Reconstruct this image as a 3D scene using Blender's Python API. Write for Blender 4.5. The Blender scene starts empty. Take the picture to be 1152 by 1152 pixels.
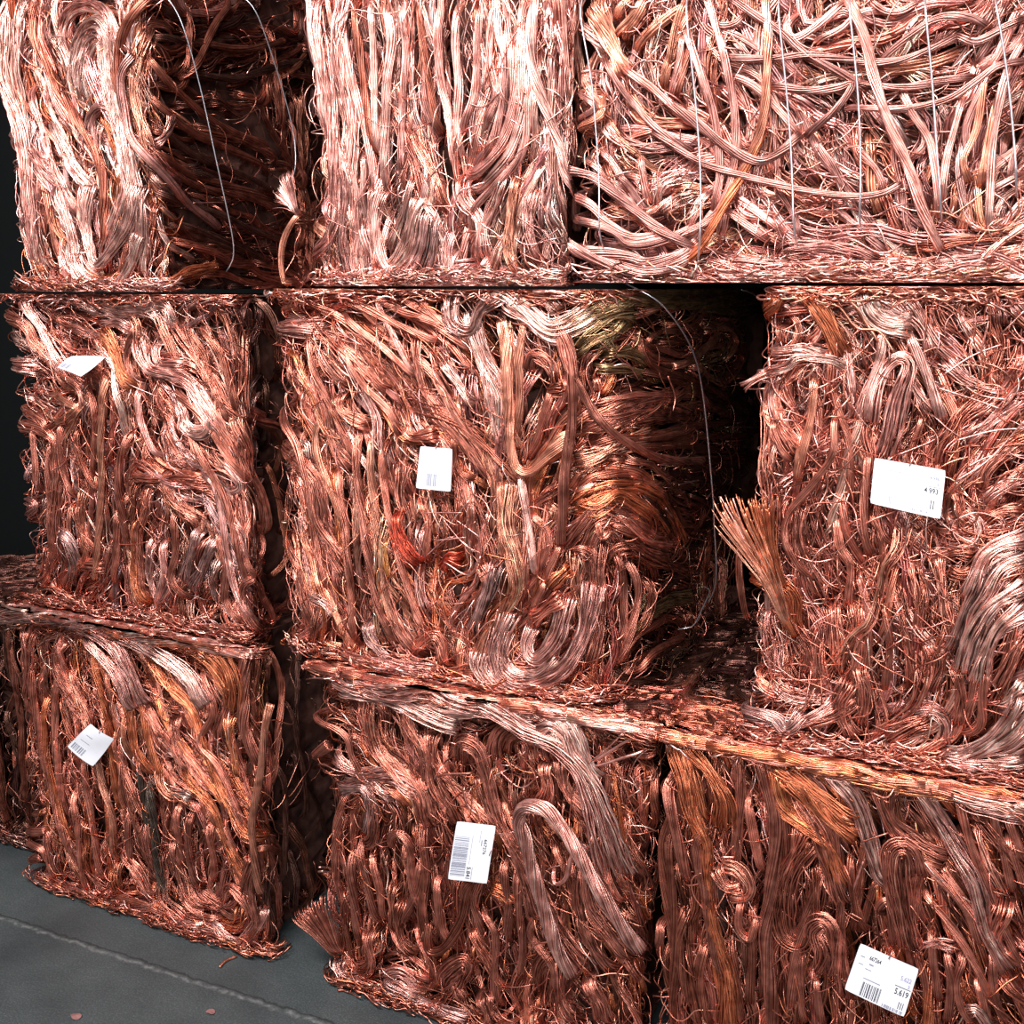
import bpy, math, random
import numpy as np
random.seed(7)
RNG = np.random.default_rng(11)

# ------------------------------------------------------------------ camera, sky, lights, exposure
SC = bpy.context.scene
COL = SC.collection
FPX, PITCH, YAW, EYE = 1190.0, math.atan(256/1190.0), math.radians(26.3), 1.6
cam_data = bpy.data.cameras.new('camera')
cam = bpy.data.objects.new('camera', cam_data)
COL.objects.link(cam)
cam.location = (0, 0, EYE)
cam.rotation_euler = (math.pi/2 - PITCH, 0, YAW)
cam_data.sensor_width = 36
cam_data.lens = 36*FPX/1152
cam_data.clip_start = 0.05
SC.camera = cam

world = bpy.data.worlds.new('world')
SC.world = world
world.use_nodes = True
wn = world.node_tree.nodes
wn['Background'].inputs[0].default_value = (0.92, 0.94, 1.0, 1)
wn['Background'].inputs[1].default_value = 0.13

def area_light(name, loc, target, sx, sy, power, color):
    d = bpy.data.lights.new(name, 'AREA')
    d.shape = 'RECTANGLE'; d.size = sx; d.size_y = sy; d.energy = power; d.color = color
    o = bpy.data.objects.new(name, d)
    COL.objects.link(o)
    o.location = loc
    v = [target[i]-loc[i] for i in range(3)]
    from mathutils import Vector
    o.rotation_euler = Vector(v).to_track_quat('-Z', 'Y').to_euler()
    return o
# daylight through the high opening in front of the stack
area_light('skylight', (-1.1, -0.5, 3.7), (-0.7, 1.9, 1.7), 2.4, 0.7, 340, (1.0, 0.95, 0.98))
area_light('front_right_fill', (0.85, -1.7, 1.9), (-0.7, 1.9, 1.5), 1.4, 0.8, 95, (0.95, 0.97, 1.0))  # added fill from front right, brightens the bale sides in the gaps
SC.view_settings.view_transform = 'Standard'
SC.view_settings.look = 'None'
SC.view_settings.gamma = 1
SC.view_settings.use_curve_mapping = False
SC.view_settings.exposure = 0.0

# ------------------------------------------------------------------ materials
def new_mat(name):
    m = bpy.data.materials.new(name); m.use_nodes = True
    return m, m.node_tree.nodes, m.node_tree.links, m.node_tree.nodes['Principled BSDF']

def copper_mat(name, metallic, rough, bump=True):
    m, n, l, b = new_mat(name)
    at = n.new('ShaderNodeAttribute'); at.attribute_name = 'tint'
    tc = n.new('ShaderNodeTexCoord')
    nz = n.new('ShaderNodeTexNoise'); nz.inputs['Scale'].default_value = 45; nz.inputs['Detail'].default_value = 4
    l.new(tc.outputs['Object'], nz.inputs['Vector'])
    cr = n.new('ShaderNodeValToRGB')
    cr.color_ramp.elements[0].position = 0.35; cr.color_ramp.elements[0].color = (0.62, 0.50, 0.46, 1)
    cr.color_ramp.elements[1].position = 0.65; cr.color_ramp.elements[1].color = (1.1, 1.1, 1.1, 1)
    l.new(nz.outputs['Fac'], cr.inputs['Fac'])
    mx = n.new('ShaderNodeMix'); mx.data_type = 'RGBA'; mx.blend_type = 'MULTIPLY'; mx.inputs['Factor'].default_value = 1
    l.new(at.outputs['Color'], mx.inputs['A']); l.new(cr.outputs['Color'], mx.inputs['B'])
    l.new(mx.outputs['Result'], b.inputs['Base Color'])
    mr = n.new('ShaderNodeMapRange')
    mr.inputs['To Min'].default_value = rough-0.09; mr.inputs['To Max'].default_value = rough+0.14
    l.new(nz.outputs['Fac'], mr.inputs['Value']); l.new(mr.outputs['Result'], b.inputs['Roughness'])
    b.inputs['Metallic'].default_value = metallic
    if bump:
        n2 = n.new('ShaderNodeTexNoise'); n2.inputs['Scale'].default_value = 420; n2.inputs['Detail'].default_value = 2
        l.new(tc.outputs['Object'], n2.inputs['Vector'])
        bp = n.new('ShaderNodeBump'); bp.inputs['Strength'].default_value = 0.35; bp.inputs['Distance'].default_value = 0.001
        l.new(n2.outputs['Fac'], bp.inputs['Height']); l.new(bp.outputs['Normal'], b.inputs['Normal'])
    return m
M_COPPER = copper_mat('copper_wire', 0.90, 0.32)
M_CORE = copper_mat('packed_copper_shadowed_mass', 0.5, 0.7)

def plain(name, col, rough, metallic=0.0):
    m, n, l, b = new_mat(name)
    tc = n.new('ShaderNodeTexCoord'); nz = n.new('ShaderNodeTexNoise'); nz.inputs['Scale'].default_value = 30
    l.new(tc.outputs['Object'], nz.inputs['Vector'])
    cr = n.new('ShaderNodeValToRGB')
    cr.color_ramp.elements[0].color = tuple(c*0.88 for c in col)+(1,); cr.color_ramp.elements[1].color = tuple(min(1, c*1.06) for c in col)+(1,)
    l.new(nz.outputs['Fac'], cr.inputs['Fac']); l.new(cr.outputs['Color'], b.inputs['Base Color'])
    b.inputs['Roughness'].default_value = rough; b.inputs['Metallic'].default_value = metallic
    return m
M_STEEL = plain('steel_tie_wire', (0.80, 0.80, 0.84), 0.28, 0.9)
M_PAPER = plain('white_paper', (0.70, 0.71, 0.74), 0.55)
M_INK = plain('black_ink', (0.02, 0.02, 0.025), 0.6)
M_GREY_INK = plain('grey_ink', (0.24, 0.25, 0.31), 0.6)
M_LILAC_INK = plain('lilac_ink', (0.36, 0.33, 0.50), 0.6)
M_LEAF = plain('dry_leaf', (0.22, 0.10, 0.09), 0.8)

PAL = {'p': (.88, .44, .37), 'm': (.47, .23, .195), 'c': (.75, .285, .20), 'o': (.74, .245, .12), 'b': (.42, .145, .095), 'd': (.18, .08, .06),
       'v': (.38, .25, .13), 'l': (.58, .34, .30), 'w': (.93, .54, .46), 'r': (.66, .12, .07), 't': (.80, .365, .245),
       'y': (.86, .40, .15), 'g': (.20, .15, .12), 's': (.59, .225, .16)}

# ------------------------------------------------------------------ helpers
def tag_obj(o, label=None, cat=None, group=None, kind=None):
    if label: o['label'] = label
    if cat: o['category'] = cat
    if group: o['group'] = group
    if kind: o['kind'] = kind
    return o

def link(name, me, parent=None):
    o = bpy.data.objects.new(name, me)
    COL.objects.link(o)
    if parent is not None:
        o.parent = parent
        o.location = tuple(-c for c in parent.location)
    return o

def mesh_np(name, V, Fq, mat, tint=None, smooth=True):
    me = bpy.data.meshes.new(name)
    V = np.ascontiguousarray(V, dtype=np.float32); Fq = np.ascontiguousarray(Fq, dtype=np.int32)
    nf, k = Fq.shape
    me.vertices.add(len(V)); me.vertices.foreach_set('co', V.ravel())
    me.loops.add(nf*k); me.loops.foreach_set('vertex_index', Fq.ravel())
    me.polygons.add(nf); me.polygons.foreach_set('loop_start', np.arange(0, nf*k, k, dtype=np.int32))
    me.polygons.foreach_set('use_smooth', np.full(nf, smooth))
    me.update(calc_edges=True)
    if tint is not None:
        a = me.attributes.new('tint', 'FLOAT_COLOR', 'POINT')
        c = np.ones((len(V), 4), dtype=np.float32); c[:, :3] = tint
        a.data.foreach_set('color', c.ravel())
    me.materials.append(mat)
    return me

def unit(a):
    return a/np.maximum(np.linalg.norm(a, axis=-1, keepdims=True), 1e-9)

class Tubes:
    """collects swept strands; P[N,K,3] paths, R[N,K] radii, Nn[N,K,3] reference normals"""
    def __init__(self):
        self.V = []; self.F = []; self.T = []; self.n = 0
    def add(self, P, R, Nn, tint, sides=4, ridges=0, amp=0.0, lay=0.0, close=True):
        N, K, _ = P.shape
        if close:
            P = np.concatenate([P[:, :1], P, P[:, -1:]], 1)
            R = np.concatenate([R[:, :1]*0.05, R, R[:, -1:]*0.05], 1)
            Nn = np.concatenate([Nn[:, :1], Nn, Nn[:, -1:]], 1)
            K += 2
        T = np.gradient(P, axis=1)
        if close:
            T[:, 0] = T[:, 2]; T[:, 1] = T[:, 2]; T[:, -1] = T[:, -3]; T[:, -2] = T[:, -3]
        T = unit(T)
        S = unit(np.cross(T, Nn+1e-4)); U = np.cross(S, T)
        th = np.arange(sides)*2*np.pi/sides
        rad = np.ones((N, K, sides))*R[..., None]
        if ridges:
            L = np.concatenate([np.zeros((N, 1)), np.cumsum(np.linalg.norm(np.diff(P, axis=1), axis=-1), 1)], 1)
            ph = lay*L
            tw = th[None, None, :] + ph[..., None]
            rad = rad*(1+amp*(np.abs(np.cos(ridges*0.5*(th-0.0)))[None, None, :]-0.6))
            ct, st = np.cos(tw), np.sin(tw)
        else:
            ct = np.broadcast_to(np.cos(th), (N, K, sides)); st = np.broadcast_to(np.sin(th), (N, K, sides))
        V = P[:, :, None, :] + (rad*ct)[..., None]*S[:, :, None, :] + (rad*st)[..., None]*U[:, :, None, :]
        idx = (np.arange(N*K*sides).reshape(N, K, sides))+self.n
        a = idx[:, :-1]; b = idx[:, 1:]
        F = np.stack([a, np.roll(a, -1, 2), np.roll(b, -1, 2), b], -1).reshape(-1, 4)
        self.V.append(V.reshape(-1, 3)); self.F.append(F)
        t = np.broadcast_to(np.asarray(tint, dtype=np.float64).reshape(-1, 1, 1, 3), (N, K, sides, 3))
        self.T.append(t.reshape(-1, 3)); self.n += N*K*sides
    def build(self, name, mat, parent=None, box=None):
        V = np.concatenate(self.V)
        if box is not None:
            V = np.clip(V, box[0], box[1])
        me = mesh_np(name, V, np.concatenate(self.F), mat, np.concatenate(self.T))
        return link(name, me, parent)

def ray(x, y):
    r = (x-576)/FPX; u = -(y-576)/FPX
    up = u*math.cos(PITCH)-math.sin(PITCH); fh = math.cos(PITCH)+u*math.sin(PITCH)
    fx, fy = -math.sin(YAW), math.cos(YAW)
    return np.array([fh*fx+r*math.cos(YAW), fh*fy+r*math.sin(YAW), up])

def spline(pts, step=0.011, kmin=6, kmax=110):
    """Catmull-Rom through pts (rows of any width), resampled evenly by the first two columns"""
    pts = np.asarray(pts, float)
    if len(pts) == 2: pts = np.array([pts[0], (pts[0]+pts[1])/2, pts[1]])
    p = np.vstack([2*pts[0]-pts[1], pts, 2*pts[-1]-pts[-2]])
    out = []
    t = np.linspace(0, 1, 14, endpoint=False)[:, None]
    for i in range(1, len(p)-2):
        a, b, c, d = p[i-1], p[i], p[i+1], p[i+2]
        out.append(0.5*((2*b)+(-a+c)*t+(2*a-5*b+4*c-d)*t**2+(-a+3*b-3*c+d)*t**3))
    q = np.vstack(out+[p[-2][None]])
    d = np.concatenate([[0], np.cumsum(np.linalg.norm(np.diff(q[:, :2], axis=0), axis=1))])
    K = int(np.clip(d[-1]/step, kmin, kmax))
    u = np.linspace(0, d[-1], K)
    return np.stack([np.interp(u, d, q[:, j]) for j in range(q.shape[1])], 1), d[-1]

def wig(N, K, L, wl, amp):
    """smooth random wiggles along strands; L length in m, wl wavelength in m"""
    s = np.linspace(0, 1, K)[None, :]*np.asarray(L).reshape(-1, 1)
    o = np.zeros((N, K))
    for j in range(3):
        f = 2*np.pi/(wl*RNG.uniform(0.6, 1.7, (N, 1)))
        o += np.sin(f*s+RNG.uniform(0, 6.283, (N, 1)))*RNG.uniform(0.2, 1, (N, 1))
    return o*amp/1.6

# ------------------------------------------------------------------ bales
class Bale:
    def __init__(s, name, x0, x1, yf, z0, z1, depth=1.0, rc=0.05, rv=0.03):
        s.name = name; s.x0 = x0; s.x1 = x1; s.yf = yf; s.z0 = z0; s.z1 = z1; s.dp = depth; s.rc = rc; s.rv = rv
        s.W = x1-x0; s.H = z1-z0
        s.box = (np.array([x0-(0.002 if name in ('T3', 'M2', 'B3') else 9), -9, z0+0.0005]), np.array([x1+(0.002 if name in ('T2', 'M1', 'B2') else 9), 9, z1-0.0005]))
        s.tight = (True, name not in ('T1', 'M2', 'B1'))
        s.paths = []; s.bg = math.pi/2; s.chaos = 0.25
        k = RNG.uniform(-1, 1, (6, 4)); s.lump = k
    def uv(s, px, py):
        d = ray(px, py)
        if not hasattr(s, 'per'):
            g = np.arange(-0.3, s.W+1.0, 0.002)
            hold = s.rv; P, _ = s.pos(g, np.full(g.shape, s.H/2), np.zeros(g.shape))
            s.per = (g, P)
        g, P = s.per
        c = P[:, 0]*d[1]-P[:, 1]*d[0]
        k = np.nonzero(c[:-1]*c[1:] <= 0)[0]
        if len(k) == 0: k = np.array([len(g)-2 if abs(c[-1]) < abs(c[0]) else 0])
        tt = P[k, 1]/d[1]
        j = k[np.argmin(tt)]
        f = 0 if c[j+1] == c[j] else float(np.clip(-c[j]/(c[j+1]-c[j]), -30, 30))
        a = g[j]+0.002*f; t = (P[j, 1]+(P[j+1, 1]-P[j, 1])*f)/d[1]
        return a, EYE+d[2]*t-s.z0, t
    def uv_plane(s, px, py):
        d = ray(px, py); t = s.yf/d[1]
        return d[0]*t-s.x0, EYE+d[2]*t-s.z0, t
    def pos_plane(s, a, v, w):
        P = np.stack([s.x0+a, s.yf-w-s.height(a, v), s.z0+v], -1)
        N = np.zeros(P.shape); N[..., 1] = -1
        return P, N
    def height(s, a, v):
        h = 0
        for i, k in enumerate(s.lump):
            f = 7+5*i
            h = h+np.sin(f*(a*k[0]+v*k[1])+k[2]*9)*np.sin(f*(v*k[0]*0.8-a*k[3])+k[3]*7)/(1+i*0.5)
        return h*0.007
    def pos(s, a, v, w):
        """unrolled surface coordinate a (0..W front, >W right side, <0 left side), height v, outward w"""
        a = np.asarray(a, float); v = np.asarray(v, float)
        sh = a.shape
        P = np.zeros(sh+(3,)); N = np.zeros(sh+(3,))
        W, rc = s.W, s.rc
        f = (a >= 0) & (a <= W)
        P[..., 0] = np.where(f, s.x0+a, np.where(a > W, s.x1, s.x0))
        P[..., 1] = np.where(f, s.yf, np.where(a > W, s.yf+(a-W), s.yf-a))
        N[..., 0] = np.where(f, 0, np.where(a > W, 1, -1)); N[..., 1] = np.where(f, -1, 0)
        for side in (0, 1):
            c = W if side else 0.0
            d = (a-c) if side else (c-a)
            m = np.abs(d) < rc
            t = (d+rc)/(2*rc)
            sg = 1 if side else -1
            cx = s.x1 if side else s.x0
            bx = cx-sg*rc*(1-t)**2
            by = s.yf+rc*t**2
            P[..., 0] = np.where(m, bx, P[..., 0]); P[..., 1] = np.where(m, by, P[..., 1])
            nx = sg*t; ny = -(1-t); q = np.sqrt(nx*nx+ny*ny)+1e-9
            N[..., 0] = np.where(m, nx/q, N[..., 0]); N[..., 1] = np.where(m, ny/q, N[..., 1])
        e = np.minimum(v, s.H-v)
        k = np.clip(1-e/s.rv, 0, 1.6)
        ww = w+s.height(a, v)-s.rv*0.4*k**2
        if s.tight[0]: ww = ww-0.028*np.clip(-a/0.04, 0, 1)
        if s.tight[1]: ww = ww-0.028*np.clip((a-W)/0.04, 0, 1)
        P = P+N*ww[..., None]
        P[..., 2] = s.z0+v
        nz = np.where(v > s.H/2, 1, -1)*np.clip(k, 0, 1)*0.8
        N[..., 2] = nz
        return P, unit(N)

TL = Bale('T1', -2.215, -1.76, 1.81, 1.583, 2.38, rc=0.05)
TM = Bale('T2', -1.345, -0.77, 1.80, 1.596, 2.40, rc=0.05)
TR = Bale('T3', -0.762, 0.30, 1.80, 1.602, 2.44, rc=0.05)
ML = Bale('M1', -2.27, -1.545, 1.81, 0.80, 1.579, rc=0.05)
MM = Bale('M2', -1.515, -0.64, 1.81, 0.80, 1.592, depth=1.2, rc=0.20)
MR = Bale('M3', -0.415, 0.45, 1.80, 0.80, 1.598, rc=0.05)
BL = Bale('B1', -2.345, -1.53, 1.785, 0.005, 0.795, rc=0.05)
BM = Bale('B2', -1.365, -0.575, 1.785, 0.005, 0.795, rc=0.05)
BR = Bale('B3', -0.565, 0.32, 1.78, 0.005, 0.795, rc=0.04)
TR.chaos = 0.5; MR.chaos = 0.4

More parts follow.
